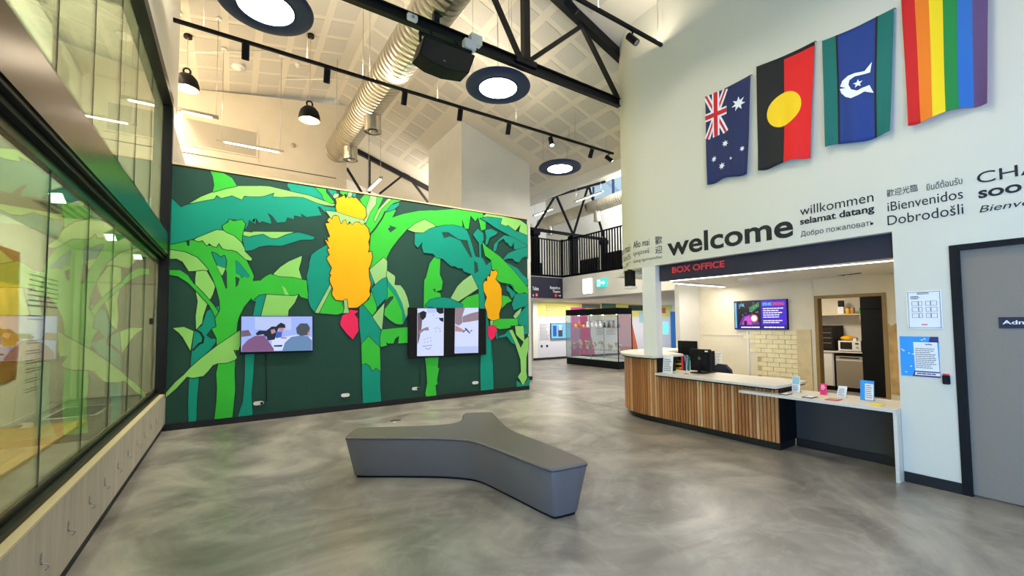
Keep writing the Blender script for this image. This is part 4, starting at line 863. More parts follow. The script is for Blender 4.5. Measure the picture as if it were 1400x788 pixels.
# --- linear lamps
def linear(p, q, label, cord=()):
    p, q = Vector(p), Vector(q); t = thing('linear_pendant_lamp', (p+q)/2, label, 'linear lamp', 'slim linear lamps'); d = (q-p).normalized()
    B().bar(p, q, .07, .05).build('housing', 'grey_band', t); B().bar(p+d*.14-Vector((0, 0, .028)), q-d*.10-Vector((0, 0, .028)), .06, .01).build('diffuser', 'tube_white', t)
    for f in (.08, .94):
        c = p.lerp(q, f); top_ = zc(c.x)-.01 if c.x < EAVE else 6.0+(c.x-EAVE-.1)*2/5.2-.02
        B().cyl(c, (c.x, c.y, top_), .005, 6).build('suspension_wire', 'steel', t)
        if c.x < 4: B().cyl((c.x, c.y, top_-.03), (c.x, c.y, top_), .05, 12).build('ceiling_cup', 'white_gloss', t)
for Yl, a, b, lab in ((9.3, (235, 147), (299, 161), 'slim linear lamp beside the left bell pendant'), (10.3, (295, 190), (388, 208), 'slim linear lamp in front of the grey service panel')):
    P, Q = at(*a, Y=Yl), at(*b, Y=Yl); linear((P.x, Yl, Q.z), (Q.x, Yl, Q.z), lab)
P = at(503, 261, Z=5.4); Q = at(521, 242, Z=5.4); linear(((P.x+Q.x)/2, P.y, 5.4), ((P.x+Q.x)/2, Q.y, 5.4), 'slim linear lamp seen end on, just above the yellow fruit of the mural')
# --- truss behind
YT2 = 14.4; tr2 = thing('roof_truss', (4.5, YT2, 5.9), 'black steel truss far behind, between duct and white tower', 'truss')
B().bar((2.6, YT2, zc(2.6)-.1), (8.2, YT2, zc(8.2)-.1), .12, .14).build('top_chord', 'black_steel', tr2)
box((2.6, YT2-.05, 5.55), (8.2, YT2+.05, 5.68)).build('bottom_chord', 'black_steel', tr2)
for (xa, ya), (xb, yb) in (((474, 230), (493, 261)), ((505, 214), (505, 263)), ((519, 265), (553, 238)), ((556, 238), (584, 275))):
    P, Q = at(xa, ya, Y=YT2), at(xb, yb, Y=YT2); B().bar(P, Q+(Q-P)*.25, .07, .07, (0, 1, 0)).build('web_member', 'black_steel', tr2)
# --- small ceiling fittings
def ceil_pt(px_, py_):
    d = ROT @ _n((px_-PPX, -(py_-PPY), -FPX)); best = None
    for s_, x0 in ((-SR, 'r'), (SL, 'l')):
        k = ZR-s_*RIDGE; t = (k-EYE)/(d.z-s_*d.x); p = Vector((0, 0, EYE))+t*d
        if t > 0 and ((x0 == 'r') == (p.x > RIDGE)): best = p
    return best
for (x, y, lab) in ((326, 90, 'round white smoke detector on the ceiling above the linear lamps'), (407, 87, 'tiny white ceiling sensor left of the duct')):
    p = ceil_pt(x, y); r = .13 if x < 350 else .05; t = thing('smoke_detector', p, lab, 'detector')
    B().lathe((p.x, p.y, p.z-.09), [(0, 0), (r*.7, 0), (r*.75, .03)], 20).build('sensor', 'white_gloss', t); B().lathe((p.x, p.y, p.z-.06), [(r*.75, 0), (r, .005), (r, .05), (r*.8, .07)], 20).build('base', 'white_gloss', t)
p = at(401, 199, Y=12.2); tag(B().lathe((p.x, 12.2, p.z), [(0, -.04), (.05, -.04), (.06, 0)], 16, 'y').build('wall_sensor', 'grey_band'), 'small round sensor on the rear wall right of the linear lamps', 'sensor')
cc = B()
for a, b in (((259, 70), (385, 68)), ((384, 107), (500, 107))):
    P, Q = ceil_pt(*a), ceil_pt(*b); cc.tube([P-Vector((0, 0, .03)), Q-Vector((0, 0, .03))], .012, 6)
tag(cc.build('cable_conduit', 'white_gloss'), 'thin white conduit on the ceiling over the bell pendants', 'conduit')
p = at(448, 1, Z=7.3); 
tag(box((.98, 5.0, zc(1.1)-.06), (1.25, 5.2, zc(1.1)-.02)).build('ceiling_access_box', 'grey_band'), 'pale green grey box on the ceiling left of the duct', 'box')

# ================================================================ counter and box office
ct = thing('reception_counter', (5.8, 3.6, 0), 'curved oak slat reception counter with pale stone tops', 'counter')
def arc_pts(off, a0=0, a1=math.pi/2, n=20):
    r = RC-off; cx = XR+RC; return [(cx-r*math.cos(a0+(a1-a0)*i/n), YC+r*math.sin(a0+(a1-a0)*i/n)) for i in range(n+1)]
hi = [(5.54, 4.36)]+[(x, y) for x, y in arc_pts(-.08)]+[(7.6, YC+RC+.08), (7.6, 5.0), (6.7, 5.0), (6.3, 4.36)]
B().prism(hi, 1.035, 1.07).build('high_top', 'stone', ct)
B().prism([(5.56, 4.37)]+arc_pts(-.06)+[(7.58, YC+RC+.06), (7.58, 5.02), (6.68, 5.02), (6.28, 4.37)], 1.015, 1.036).build('shadow_strip', 'black', ct)
B().prism([(5.55, 2.58), (6.4, 2.58), (6.4, 4.36), (5.55, 4.36)], .775, .805).build('middle_top', 'stone', ct)
box((5.57, 2.60, .755), (6.38, 4.36, .776)).build('shadow_strip', 'black', ct)
low = B(); low.box((5.48, 1.442, .685), (6.15, 2.575, .715)); low.box((5.48, 2.575, .685), (5.635, 3.0, .715)); low.build('low_top', 'stone', ct)
box((5.50, 1.442, 0), (6.13, 1.472, .685)).build('stone_leg', 'stone', ct)
box((6.10, 1.472, .1), (6.13, 2.60, .685)).build('knee_panel', 'dark_panel', ct)
box((6.08, 1.472, 0), (6.12, 2.60, .1)).build('toe_kick', 'skirting', ct)
box((5.665, 2.60, .1), (6.13, 2.63, .755)).build('end_panel', 'black', ct)
B().prism([(5.70, 2.62)]+[(x, y) for x, y in arc_pts(.08)]+[(7.5, YC+RC-.08), (7.5, 5.1), (6.6, 5.1), (6.1, 4.5), (6.1, 2.62)], 0, .1).build('plinth', 'skirting', ct)
B().prism([(5.665, 2.63)]+[(x, y) for x, y in arc_pts(.045)]+[(7.5, YC+RC-.05), (7.5, 5.1), (6.6, 5.1), (6.1, 4.5), (6.1, 2.63)], .1, .755).build('carcass', 'black', ct)
B().prism([(5.665, 4.37)]+[(x, y) for x, y in arc_pts(.045)]+[(7.5, YC+RC-.05), (7.5, 5.1), (6.6, 5.1), (6.1, 4.5), (6.1, 4.37)], .755, 1.015).build('upper_carcass', 'black', ct)
s = 2.605; k = 0
oak = ['oak0', 'oak1', 'oak2', 'oak3', 'oak4', 'oak1', 'oak0']
rnd = random.Random(11)
while s < YC+RC*1.5:
    w = .034; g = .012; z1 = 1.015 if s > 4.36 else .755
    if s < YC: P0, P1 = (5.64, s), (5.64, s+w); nx, ny = -1, 0
    else:
        a = (s-YC)/RC; r = RC+.03*min(1, (s-YC)/.5)-.02; cx = XR+RC; P0 = (cx-r*math.cos(a), YC+r*math.sin(a)); a2 = a+w/RC; P1 = (cx-r*math.cos(a2), YC+r*math.sin(a2)); nx, ny = -math.cos(a), math.sin(a)
    d = .024; B().prism([P0, P1, (P1[0]-nx*d, P1[1]-ny*d), (P0[0]-nx*d, P0[1]-ny*d)], .1, z1).build('slat', oak[int(rnd.random()*7)] if not 7 < k % 19 < 12 else 'oak1', ct)
    s += w+g; k += 1
colm = struct(box((XR+.005, 4.36, 1.07), (5.765, 4.62, 2.51)).build('wall_column', 'white_wall'), 'white column standing on the counter')
bx_ = thing('ceiling_speaker', (5.95, 4.95, 2.4), 'black box fixed under the rounded white wall beside the column', 'speaker')
P, Q = at(865, 366, Y=4.9), at(877, 382, Y=4.9)
B().bevbox((5.60, 4.86, 2.22), (5.75, 4.98, 2.49), .008).build('cabinet', 'black', bx_); box((5.59, 4.84, 2.18), (5.76, 5.0, 2.22)).build('white_tray', 'white_gloss', bx_); box((5.64, 4.9, 2.49), (5.72, 4.94, 2.512)).build('mount', 'black_steel', bx_)

# --- office lights (strips let into the office ceiling)
def strip(p, q, label, power):
    p, q = Vector(p), Vector(q); d = q-p; t = thing('strip_light', ((p+q)/2), label, 'strip light', 'strip lights in the office ceiling')
    B().bar(p, q, .09, .03).build('channel', 'white_gloss', t); B().bar(p+d*.01-Vector((0, 0, .018)), q-d*.01-Vector((0, 0, .018)), .06, .008).build('diffuser', 'strip_white', t)
    m = (p+q)/2; area('strip_glow', (m.x, m.y, 2.395), .05, power, NEUT, (0, 0, math.atan2(d.y, d.x)+math.pi/2), d.length*.97)
strip((7.11, 5.2, 2.423), (7.45, 1.4, 2.423), 'long strip light along the front of the office ceiling', 45)
strip((7.65, 5.45, 2.423), (9.5, 5.45, 2.423), 'short strip light at the left end of the office ceiling', 20)
for (x, y, r, lab) in ((1019, 382, .12, 'round white detector on office ceiling above the television'), (1160, 377, .05, 'small ceiling detector above the kitchen doorway')):
    p = at(x, y, Z=2.42); tag(B().lathe((p.x, p.y, 2.44), [(0, -.05), (r*.7, -.05), (r, -.03), (r, 0)], 18).build('ceiling_detector', 'white_gloss'), lab, 'detector')
p, q = at(1149, 377, Z=2.43), at(1174, 374, Z=2.43)
va = thing('ceiling_slot_vent', ((p+q)/2), 'black slot vent in the office ceiling above the kitchen doorway', 'vent'); B().bar((p.x, p.y, 2.434), (q.x, q.y, 2.434), .12, .01).build('slot', 'black', va); B().bar((p.x-.07, p.y, 2.435), (q.x-.07, q.y, 2.435), .02, .008).bar((p.x+.07, p.y, 2.435), (q.x+.07, q.y, 2.435), .02, .008).build('frame', 'white_gloss', va)
# --- office television (faces -X)
M('tv_violet', (72, 38, 205), .4, emit=.9); M('tv_night', (26, 18, 44), .4, emit=.6); M('tv_pink', (214, 84, 220), .4, emit=.8); M('tv_purple', (120, 60, 180), .4, emit=.7); M('tv_green', (60, 150, 90), .4, emit=.7); M('tv_cyan', (120, 200, 236), .4, emit=.9); M('tv_white', (240, 240, 255), .4, emit=1); M('tv_orange', (240, 96, 70), .4, emit=.9); M('tv_navy', (34, 22, 120), .4, emit=.8)
XT = XB-.07; p, q = at(1003, 412, X=XT), at(1077.5, 451, X=XT); y0, y1 = p.y, q.y; z1 = (p.z+at(1077.5, 409, X=XT).z)/2; z0 = (q.z+at(1004, 450.5, X=XT).z)/2
tv = thing('wall_television', (XB, (y0+y1)/2, z0), 'television on office back wall showing a purple event advert', 'television')
B().bevbox((XT, y1, z0), (XB-.015, y0, z1), .006).build('casing', 'black', tv); box((XB-.015, y1+.3, z0+.15), (XB, y0-.3, z1-.15)).build('wall_bracket', 'black_steel', tv)
def tq(mat, u0, v0, u1, v1, o): B().poly([(XT-o, y0+(y1-y0)*u, z1+(z0-z1)*v) for u, v in ((u0, v1), (u1, v1), (u1, v0), (u0, v0))]).build('screen_picture', mat, tv)
def tp(mat, pts, o): B().poly([(XT-o, y0+(y1-y0)*u, z1+(z0-z1)*v) for u, v in pts]).build('screen_picture', mat, tv)
tq('tv_navy', .01, .01, .99, .99, .002); tq('tv_night', .08, .02, .52, .86, .003); tq('tv_violet', .54, .02, .985, .86, .003); tq('tv_cyan', .02, .06, .055, .95, .003)
tp('tv_purple', [(.10,.84),(.18,.55),(.33,.48),(.45,.6),(.5,.84)], .004); tp('tv_pink', [(.16,.84),(.22,.58),(.31,.52),(.36,.84)], .005); tp('tv_green', [(.30,.25),(.5,.06),(.5,.2),(.36,.4)], .004); tp('tv_night', [(.2,.86),(.2,.7),(.26,.7),(.26,.86)], .006)
tp('tv_orange', [(.40+.075*math.cos(a), .62+.135*math.sin(a)) for a in [i*math.pi/10 for i in range(20)]], .007); tp('tv_white', [(.40+.055*math.cos(a), .62+.1*math.sin(a)) for a in [i*math.pi/10 for i in range(20)]], .008)
rr = random.Random(5)
for _ in range(22): u, v = rr.uniform(.1, .5), rr.uniform(.05, .5); tp(rr.choice(['tv_cyan', 'tv_white', 'tv_green', 'tv_pink']), [(u, v), (u+.012, v), (u+.012, v+.02), (u, v+.02)], .0065)
def tfn(u, v): return (XT-.005, y0+(y1-y0)*u, z1+(z0-z1)*(1-v))
text('screen_text', 'LIVE', tfn, .11, .21, .80, .90, 'tv_cyan', tv, .03)
text('screen_text', 'OPEN MIC', tfn, .56, .735, .80, .91, 'tv_cyan', tv, .03); text('screen_text', 'ORIGINALS', tfn, .745, .955, .80, .91, 'tv_orange', tv, .03)
print_lines(B(), tfn, .57, .96, .38, .74, 5, .45).build('screen_text', 'tv_white', tv); print_lines(B(), tfn, .57, .95, .20, .33, 2, .45).build('screen_text', 'tv_white', tv)
print_lines(B(), tfn, .14, .50, .04, .11, 1, .6, .05, 2).build('screen_text', 'tv_white', tv); print_lines(B(), tfn, .58, .95, .04, .11, 1, .6, .05, 4).build('screen_text', 'tv_white', tv)

# --- desk behind the counter with monitors, chair
dk = thing('office_desk', (7.0, 4.2, 0), 'pale desk surface behind the middle of the counter', 'desk'); box((6.42, 2.9, .69), (6.93, 4.95, .72)).build('desk_top', 'stone', dk)
for a in ((6.5, 2.95), (6.86, 2.95), (6.5, 4.85), (6.86, 4.85)): box((a[0]-.03, a[1]-.03, 0), (a[0]+.03, a[1]+.03, .69)).build('leg', 'white_gloss', dk)
def monitor(px0, px1, ytop, ybot, X, zt, label, logo=False, stand=True):
    a, b = at(px0, ybot, X=X), at(px1, ybot, X=X); top_ = at(px0, ytop, X=X).z; t = thing('computer_monitor', (X, (a.y+b.y)/2, zt), label, 'monitor')
    z0_ = max(a.z, zt+.03); B().bevbox((X, b.y, z0_), (X+.035, a.y, top_), .006).build('back_shell', 'black', t); m = (a.y+b.y)/2
    B().bevbox((X-.02, m-.12, z0_+.08), (X, m+.12, z0_+.25), .008).build('rear_bulge', 'black', t)
    box((X-.03, m-.03, zt), (X-.015, m+.03, z0_+.14)).build('stand_neck', 'black', t); box((X-.10, m-.11, zt), (X+.08, m+.11, zt+.012)).build('stand_base', 'black', t)
    if logo: B().lathe((X-.022, m, z0_+.2), [(.014, 0), (.02, 0)], 14, 'x').build('logo_ring', 'grey_band', t); box((X-.002, b.y+.04, top_-.04), (X, b.y+.09, top_-.02)).build('white_sticker', 'paper', t)
monitor(944, 972, 477, 514, 6.10, .807, 'black computer monitor seen from behind on the counter', True)
monitor(927, 953, 466, 492, 6.78, .721, 'second black monitor with pale rim, further back on desk')
ly = at(969, 500, X=6.29).y
lp = thing('computer_monitor', (6.33, ly, .807), 'angled dark monitor edge right of the black monitor', 'monitor')
B().bar((6.18, ly+.05, .99), (6.40, ly-.03, .99), .03, .30).build('back_shell', 'black', lp); B().cyl((6.29, ly, .81), (6.29, ly, .9), .02).build('stand_neck', 'black', lp); box((6.22, ly-.08, .806), (6.38, ly+.1, .816)).build('stand_base', 'black', lp)
ch = thing('office_chair', (7.15, 3.55, 0), 'dark navy office chair behind the counter', 'chair'); M('chair_navy', (30, 34, 56), .8)
P = [at(x, y, X=7.0) for x, y in ((972, 513), (974, 503), (980, 498), (990, 499), (997, 506), (1000, 517))]
b = B(); n = 6; Fp = [(7.0, p_.y, p_.z) for p_ in P]; Fb = [(7.08, p_.y, p_.z) for p_ in P]; Fp += [(7.0, P[-1].y, .55), (7.0, P[0].y, .55)]; Fb += [(7.08, P[-1].y, .55), (7.08, P[0].y, .55)]; n = 8
b.add(Fp+Fb, [tuple(range(n)), tuple(range(2*n-1, n-1, -1))]+[(i, n+i, n+(i+1) % n, (i+1) % n) for i in range(n)]); b.build('backrest', 'chair_navy', ch)
cy = (P[0].y+P[-1].y)/2; B().bevbox((7.08, cy-.24, .44), (7.52, cy+.24, .52), .03).build('seat', 'chair_navy', ch); B().cyl((7.3, cy, .1), (7.3, cy, .44), .03).build('gas_column', 'black', ch)
for i in range(5): a = i*2*math.pi/5; B().bar((7.3, cy, .1), (7.3+.28*math.cos(a), cy+.28*math.sin(a), .06), .04, .03).build('base_arm', 'black', ch); B().ball((7.3+.28*math.cos(a), cy+.28*math.sin(a), .03), .03).build('caster', 'black', ch)
# sign holder at the left end of the middle top
def holder(px0, px1, ytop, ybot, zt, label, mats, lean=.12, name='leaflet_holder', lines=True, cat='leaflet stand', shift=0):
    a = at(px0, ybot, Z=zt); b = at(px1, ybot+1, Z=zt); X = (a.x+b.x)/2+shift; ya, yb = a.y, b.y; zt_top = at((px0+px1)/2, ytop, X=X).z; h = zt_top-zt
    t = thing(name, (X, (ya+yb)/2, zt), label, cat); dl = lean*h
    def f(u, v, o=0): return (X+dl*v-o, ya+(yb-ya)*u, zt+h*v)
    s_ = B(); vs = [f(0, 0), f(1, 0), f(1, 1), f(0, 1)]; vs2 = [(x+.006, y, z) for x, y, z in vs]
    s_.add(vs+vs2, [(0,1,2,3),(7,6,5,4),(0,4,5,1),(1,5,6,2),(2,6,7,3),(3,7,4,0)]); s_.build('sheet', mats[0], t)
    box((X, yb, zt), (X+.07, ya, zt+.004)).build('foot', 'clear_glass', t); B().bar((X+.066, (ya+yb)/2, zt+.002), (X+dl*.7+.006, (ya+yb)/2, zt+h*.7), abs(ya-yb)*.8, .004, (1, 0, 0)).build('back_stay', 'clear_glass', t)
    if len(mats) > 1 and mats[1]: B().poly([f(.36, .02, .002), f(.97, .02, .002), f(.97, .84, .002), f(.36, .84, .002)]).build('inner_sheet', mats[1], t)
    if lines: print_lines(B(), lambda u, v: f(u, v, .003), .42 if len(mats) > 1 and mats[1] else .12, .92, .1, .8, 7, .4).build('small_print', 'print_grey', t)
    return t, f
holder(904, 921, 486, 510, .806, 'white printed counter sign at the left end of the middle counter', ['paper', None])
M('soft_teal', (150, 190, 196), .6); M('hot_pink', (236, 24, 110), .5); M('yellow_paper', (232, 206, 40), .6); M('magenta_paper', (196, 52, 90), .6); M('dark_paper', (70, 60, 66), .6)
t, f = holder(1082, 1094, 515, 536, .716, 'pale teal leaflet stand, leftmost on the low counter', ['paper', None], lines=False)
B().poly([f(.06, .5, .002), f(.94, .5, .002), f(.94, .97, .002), f(.06, .97, .002)]).build('teal_print', 'soft_teal', t); print_lines(B(), lambda u, v: f(u, v, .003), .12, .85, .08, .45, 5, .4).build('small_print', 'print_grey', t)
t, f = holder(1121, 1130, 525, 539.5, .716, 'hot pink leaflet stand on the low counter', ['hot_pink', None], lines=False); print_lines(B(), lambda u, v: f(u, v, .003), .2, .8, .45, .9, 4, .5).build('small_print', 'paper', t)
holder(1143, 1157, 529, 543, .716, 'white leaning leaflet stand between the pink and blue ones', ['paper', None], lean=.5)
holder(1174, 1197, 521, 547, .716, 'bright blue leaflet stand with white page on the low counter', ['poster_blue', 'paper'])
def flat(px0, px1, py, zt, mat, label, w=.16, rot=.2):
    a = at((px0+px1)/2, py, Z=zt); l = abs(at(px0, py, Z=zt).y-at(px1, py, Z=zt).y)*.85; b = B(); b.bar((a.x-w/2*math.sin(rot)*0, a.y-l/2, zt+.004), (a.x, a.y+l/2, zt+.004), w, .006)
    o = b.build('leaflet_pile', mat); o['label'] = label; o['category'] = 'leaflets'
    b2 = B(); b2.bar((a.x+.01, a.y-l/2+.02, zt+.0085), (a.x+.01, a.y+l/2-.02, zt+.0085), w*.7, .003); b2.build('top_sheet', {'magenta_paper': 'raw_plaster', 'yellow_paper': 'yellow_paper'}.get(mat, 'paper'), o); return o
flat(1063, 1085, 539.5, .715, 'dark_paper', 'dark leaflet pile at the left edge of the low counter'); flat(1094, 1120, 543.5, .715, 'dark_paper', 'black and white leaflet pile left of the pink leaflet')
flat(1125, 1155, 547, .715, 'magenta_paper', 'red and orange leaflet pile on the low counter'); flat(1184, 1213, 554.5, .715, 'yellow_paper', 'yellow leaflet pile at the right end of the low counter', .12)
# flags on little stand, pens
fs = at(938.5, 512, Z=.806); ft = thing('desk_flag_stand', (fs.x, fs.y, .806), 'small wooden stand with tiny cloth flags before the monitor', 'flag stand')
B().lathe((fs.x, fs.y, .806), [(0, .015), (.03, .015), (.036, .0)], 14).build('wooden_base', 'oak2', ft)
for i, (dy, mt) in enumerate(((.05, 'flag_black'), (.0, 'flag_navy'), (-.05, 'flag_green'))):
    B().cyl((fs.x, fs.y, .82), (fs.x, fs.y+dy*.6, 1.10), .003, 6).build('pole', 'paper', ft)
    vs = [(fs.x-.006*math.sin(j*2)-.004, fs.y+dy*(.6 if k else .4)+(.045 if (dy >= 0) else -.045)*(j/4), z) for k, z in ((0, .86), (1, 1.08)) for j in range(5)]
    B().add(vs, [(j, j+1, 6+j, 5+j) for j in range(4)], True).build('cloth_flag', mt, ft)
    if i == 0: B().add([(v[0]-.003, v[1], v[2]) for v in vs[2:5]+vs[7:10]], [(0, 1, 4, 3), (1, 2, 5, 4)], True).build('red_half', 'flag_red', ft)
pc = at(925, 506, X=6.3); pot = thing('pen_cup', (6.35, pc.y, .807), 'yellow and black striped cup behind the counter sign', 'cup')
for i in range(4): B().lathe((6.35, pc.y, .807+i*.035), [(.0, 0), (.05+.004*(i % 2), 0), (.05+.004*(i % 2), .034), (0, .034)], 14).build('cup_band', 'banana' if i % 2 == 0 else 'black', pot)
B().cyl((6.35, pc.y+.02, .93), (6.33, pc.y+.07, 1.06), .004, 6).build('pen', 'black', pot)
tag(box((5.95, 4.75, 1.07), (6.0, 4.80, 1.11)).build('small_pink_ornament', 'hot_pink'), 'tiny pink and blue ornament on the curved high counter', 'ornament')
P = at(978, 499, X=XB-.01); 
nt_ = thing('pinned_notice', (XB, 5.5, .9), 'white notice pinned on the office wall above the chair', 'notice'); a, b = at(974, 481, X=XB), at(988, 500, X=XB); box((XB-.006, b.y, b.z), (XB, a.y, a.z)).build('sheet', 'paper', nt_); print_lines(B(), lambda u, v: (XB-.008, u, v), a.y-.02, b.y+.02, b.z+.02, a.z-.02, 8, .3).build('small_print', 'print_grey', nt_)

# --- kitchen seen through the doorway
KX = 11.6
def kb(y0, y1, z0, z1, x0=KX, x1=12.24): return box((x0, y1, z0), (x1, y0, z1))
cb = thing('kitchen_cabinet', (11.9, 4.4, 0), 'white base cabinet left of the dishwasher', 'cabinet'); kb(5.1, 4.12, .1, .87, KX+.02).build('body', 'white_gloss', cb); kb(4.55, 4.14, .11, .86, KX, KX+.02).build('door', 'white_gloss', cb); kb(5.08, 4.57, .11, .86, KX, KX+.02).build('door', 'white_gloss', cb); kb(5.1, 4.12, 0, .1, KX+.06).build('toe_kick', 'black', cb)
tag(kb(5.1, 3.53, .875, .905, KX-.02).build('worktop', 'stone'), 'pale worktop over the dishwasher and white cabinet', 'worktop')
dw = thing('dishwasher', (11.9, 3.83, 0), 'stainless steel dishwasher under the kitchen worktop', 'dishwasher')
kb(4.11, 3.55, .09, .84, KX+.02).build('body', 'black', dw); kb(4.07, 3.56, .1, .70, KX, KX+.02).build('door', 'steel', dw); kb(4.07, 3.56, .73, .80, KX, KX+.02).build('control_panel', 'steel', dw); kb(4.0, 3.63, .75, .775, KX-.004, KX).build('display', 'black', dw); kb(4.06, 3.57, .70, .725, KX-.03, KX+.02).build('handle', 'white_gloss', dw); kb(4.1, 3.56, 0, .09, KX+.08).build('feet_plinth', 'black', dw)
mw = thing('microwave', (11.9, 3.83, .905), 'white microwave on the kitchen worktop', 'microwave')
kb(4.04, 3.62, .92, 1.145, KX+.08).build('body', 'white_gloss', mw); kb(4.0, 3.78, .955, 1.115, KX+.074, KX+.08).build('door_window', 'black_gloss', mw); kb(3.72, 3.66, 1.07, 1.10, KX+.074, KX+.08).build('display', 'black', mw); B().cyl((KX+.08, 3.69, 1.0), (KX+.06, 3.69, 1.0), .018).build('dial', 'grey_band', mw)
for y in (3.66, 4.0): kb(y+.02, y-.02, .905, .92, KX+.12, KX+.5).build('foot', 'black', mw)
bd = thing('bread_bag', (11.9, 3.95, 1.145), 'orange bag of bread lying on the microwave', 'bread'); B().ball((KX+.3, 3.93, 1.20), .11, .14, .055, 14).build('loaf', 'banana', bd); B().ball((KX+.3, 3.78, 1.19), .05, .05, .04).build('bag_end', 'oak2', bd)
tag(kb(3.77, 3.71, 1.145, 1.20, KX+.12, KX+.2).build('small_carton', 'paper'), 'small white carton on the microwave', 'carton')
fg = thing('display_fridge', (11.9, 4.35, .905), 'small black glass-door fridge on the worktop', 'fridge'); kb(4.62, 4.12, .905, 1.49, KX+.1).build('body', 'black', fg); kb(4.58, 4.15, .95, 1.45, KX+.09, KX+.1).build('glass_door', 'black_gloss', fg)
for z in (1.08, 1.2, 1.32): kb(4.55, 4.18, z, z+.008, KX+.085, KX+.09).build('shelf_edge', 'steel', fg)
sh = thing('wall_shelf', (12, 3.9, 1.73), 'pale wall shelf over the microwave', 'shelf'); kb(5.0, 3.52, 1.735, 1.765, KX+.25).build('board', 'ply_edge', sh); kb(4.6, 4.57, 1.60, 1.735, KX+.4).build('bracket', 'steel', sh); kb(3.72, 3.70, 1.6, 1.735, KX+.4).build('bracket', 'steel', sh)
cm = thing('coffee_bag', (12, 4.05, 1.765), 'tall black and white coffee bag on the kitchen shelf', 'bag'); kb(4.12, 4.0, 1.765, 1.93, KX+.35, KX+.45).build('pack', 'paper', cm); kb(4.11, 4.01, 1.93, 2.08, KX+.36, KX+.44).build('top', 'black', cm)
for i, (y, c, lab) in enumerate(((3.93, 'banana', 'amber jar on the kitchen shelf next to the coffee bag'), (3.84, 'oak2', 'brown jar on the kitchen shelf, second from the coffee bag'), (3.68, 'leaf_green', 'green jar on the kitchen shelf near the black cupboard'), (3.58, 'light_green', 'light green carton on the kitchen shelf beside the black cupboard'))):
    t = thing('jar', (KX+.4, y, 1.765), lab, 'jar'); h = .12 if i != 3 else .15; B().lathe((KX+.4, y, 1.765), [(0, 0), (.04, 0), (.042, .02), (.042, h-.02), (.035, h)], 14).build('jar_body', c, t); B().lathe((KX+.4, y, 1.765+h), [(.036, 0), (.036, .02), (0, .02)], 14).build('lid', 'steel', t)
bc = thing('tall_cupboard', (11.6, 3.2, 0), 'tall black cupboard at the right of the kitchen doorway', 'cupboard'); kb(3.5, 2.6, .0, 2.4, KX-.25).build('body', 'black', bc); kb(3.49, 3.06, .02, 1.84, KX-.27, KX-.25).build('door', 'black', bc); kb(3.49, 3.06, 1.86, 2.38, KX-.27, KX-.25).build('door', 'black', bc)

# ================================================================ hall beyond the lobby
M('blk_slat', (8, 8, 10), .8, spec=.1); M('ex_yellow', (214, 208, 112), .7); M('ex_lilac', (206, 206, 216), .7); M('ex_pink', (186, 54, 126), .6); M('ex_orange', (186, 94, 52), .6); M('ex_blue', (34, 110, 190), .6); M('ex_green', (70, 110, 84), .7); M('ex_dark', (28, 50, 46), .7); M('exit_green', (40, 190, 180), .4, emit=1.6); M('exit_white', (240, 255, 250), .4, emit=2.2); M('screen_cyan', (110, 214, 226), .4, emit=1.2)
bal = thing('slat_balustrade', (XC, YS, 3.38), 'tall black slat balustrade along the mezzanine edge', 'balustrade')
zb0, zb1 = 3.38, 4.87
def slat(x, y): B().box((x-.017, y-.017, zb0+.06), (x+.017, y+.017, zb1)).build('slat', 'blk_slat', bal)
y = YS-.1
while y > 8.9: slat(XC+.06, y); y -= .125
x = XC-.06
while x > 8.9: slat(x, YS+.06); x -= .125
box((XC+.02, 8.9, zb0), (XC+.10, YS+.1, zb0+.09)).build('bottom_rail', 'blk_slat', bal); box((8.9, YS+.02, zb0), (XC+.1, YS+.10, zb0+.09)).build('bottom_rail', 'blk_slat', bal)
box((XC+.045, 8.9, zb1-.05), (XC+.075, YS+.1, zb1)).build('top_rail', 'blk_slat', bal); box((8.9, YS+.045, zb1-.05), (XC+.1, YS+.075, zb1)).build('top_rail', 'blk_slat', bal)
B().box((XC+.02, YS+.02, zb0), (XC+.1, YS+.1, zb1+.03)).build('corner_post', 'blk_slat', bal)
# dark partition panels and furniture silhouettes behind the slats
for (x0, y0, x1, y1, z1, lab) in ((11.3, 10.2, 11.4, 11.0, 4.15, 'dark panel standing behind the slats, nearest the exit sign'), (11.3, 11.3, 11.4, 12.3, 4.05, 'dark panel standing behind the slats, beside the middle column'), (9.3, 13.3, 10.2, 13.4, 4.0, 'dark panel behind the slats over the navy toilets sign')):
    t = thing('screen_panel', ((x0+x1)/2, (y0+y1)/2, 3.38), lab, 'panel'); box((x0, y0, 3.48), (x1, y1, z1)).build('board', 'black', t)
    for f in (.15, .85): cx, cy = x0+(x1-x0)*f, y0+(y1-y0)*f; box((cx-.03, cy-.03, 3.38), (cx+.03, cy+.03, 3.48)).build('foot', 'black', t)
# truss over the mezzanine, columns
YT3 = 13.0; t3 = thing('roof_truss', (12, YT3, 5.2), 'black steel truss with columns over the mezzanine', 'truss')
zt3 = lambda x: 6.0+(x-EAVE-.1)*2/5.2-.18
box((9.3, YT3-.05, 5.17), (13.5, YT3+.05, 5.28)).build('bottom_chord', 'blk_slat', t3); B().bar((9.3, YT3, zt3(9.3)), (13.5, YT3, zt3(13.5)), .1, .1).build('top_chord', 'blk_slat', t3)
for xa, xb in ((9.7, 10.7), (11.6, 10.75), (11.65, 12.5), (13.4, 12.55)): B().bar((xa, YT3, 5.28), (xb, YT3, zt3(xb)), .07, .07, (0, 1, 0)).build('web_member', 'blk_slat', t3)
for x in (9.65, 11.62, 13.4): B().box((x-.11, YT3-.11, 3.38), (x+.11, YT3+.11, 5.2)).build('column', 'blk_slat', t3); box((x-.16, YT3-.16, 5.0), (x+.16, YT3+.16, 5.17)).build('column_head', 'blk_slat', t3)
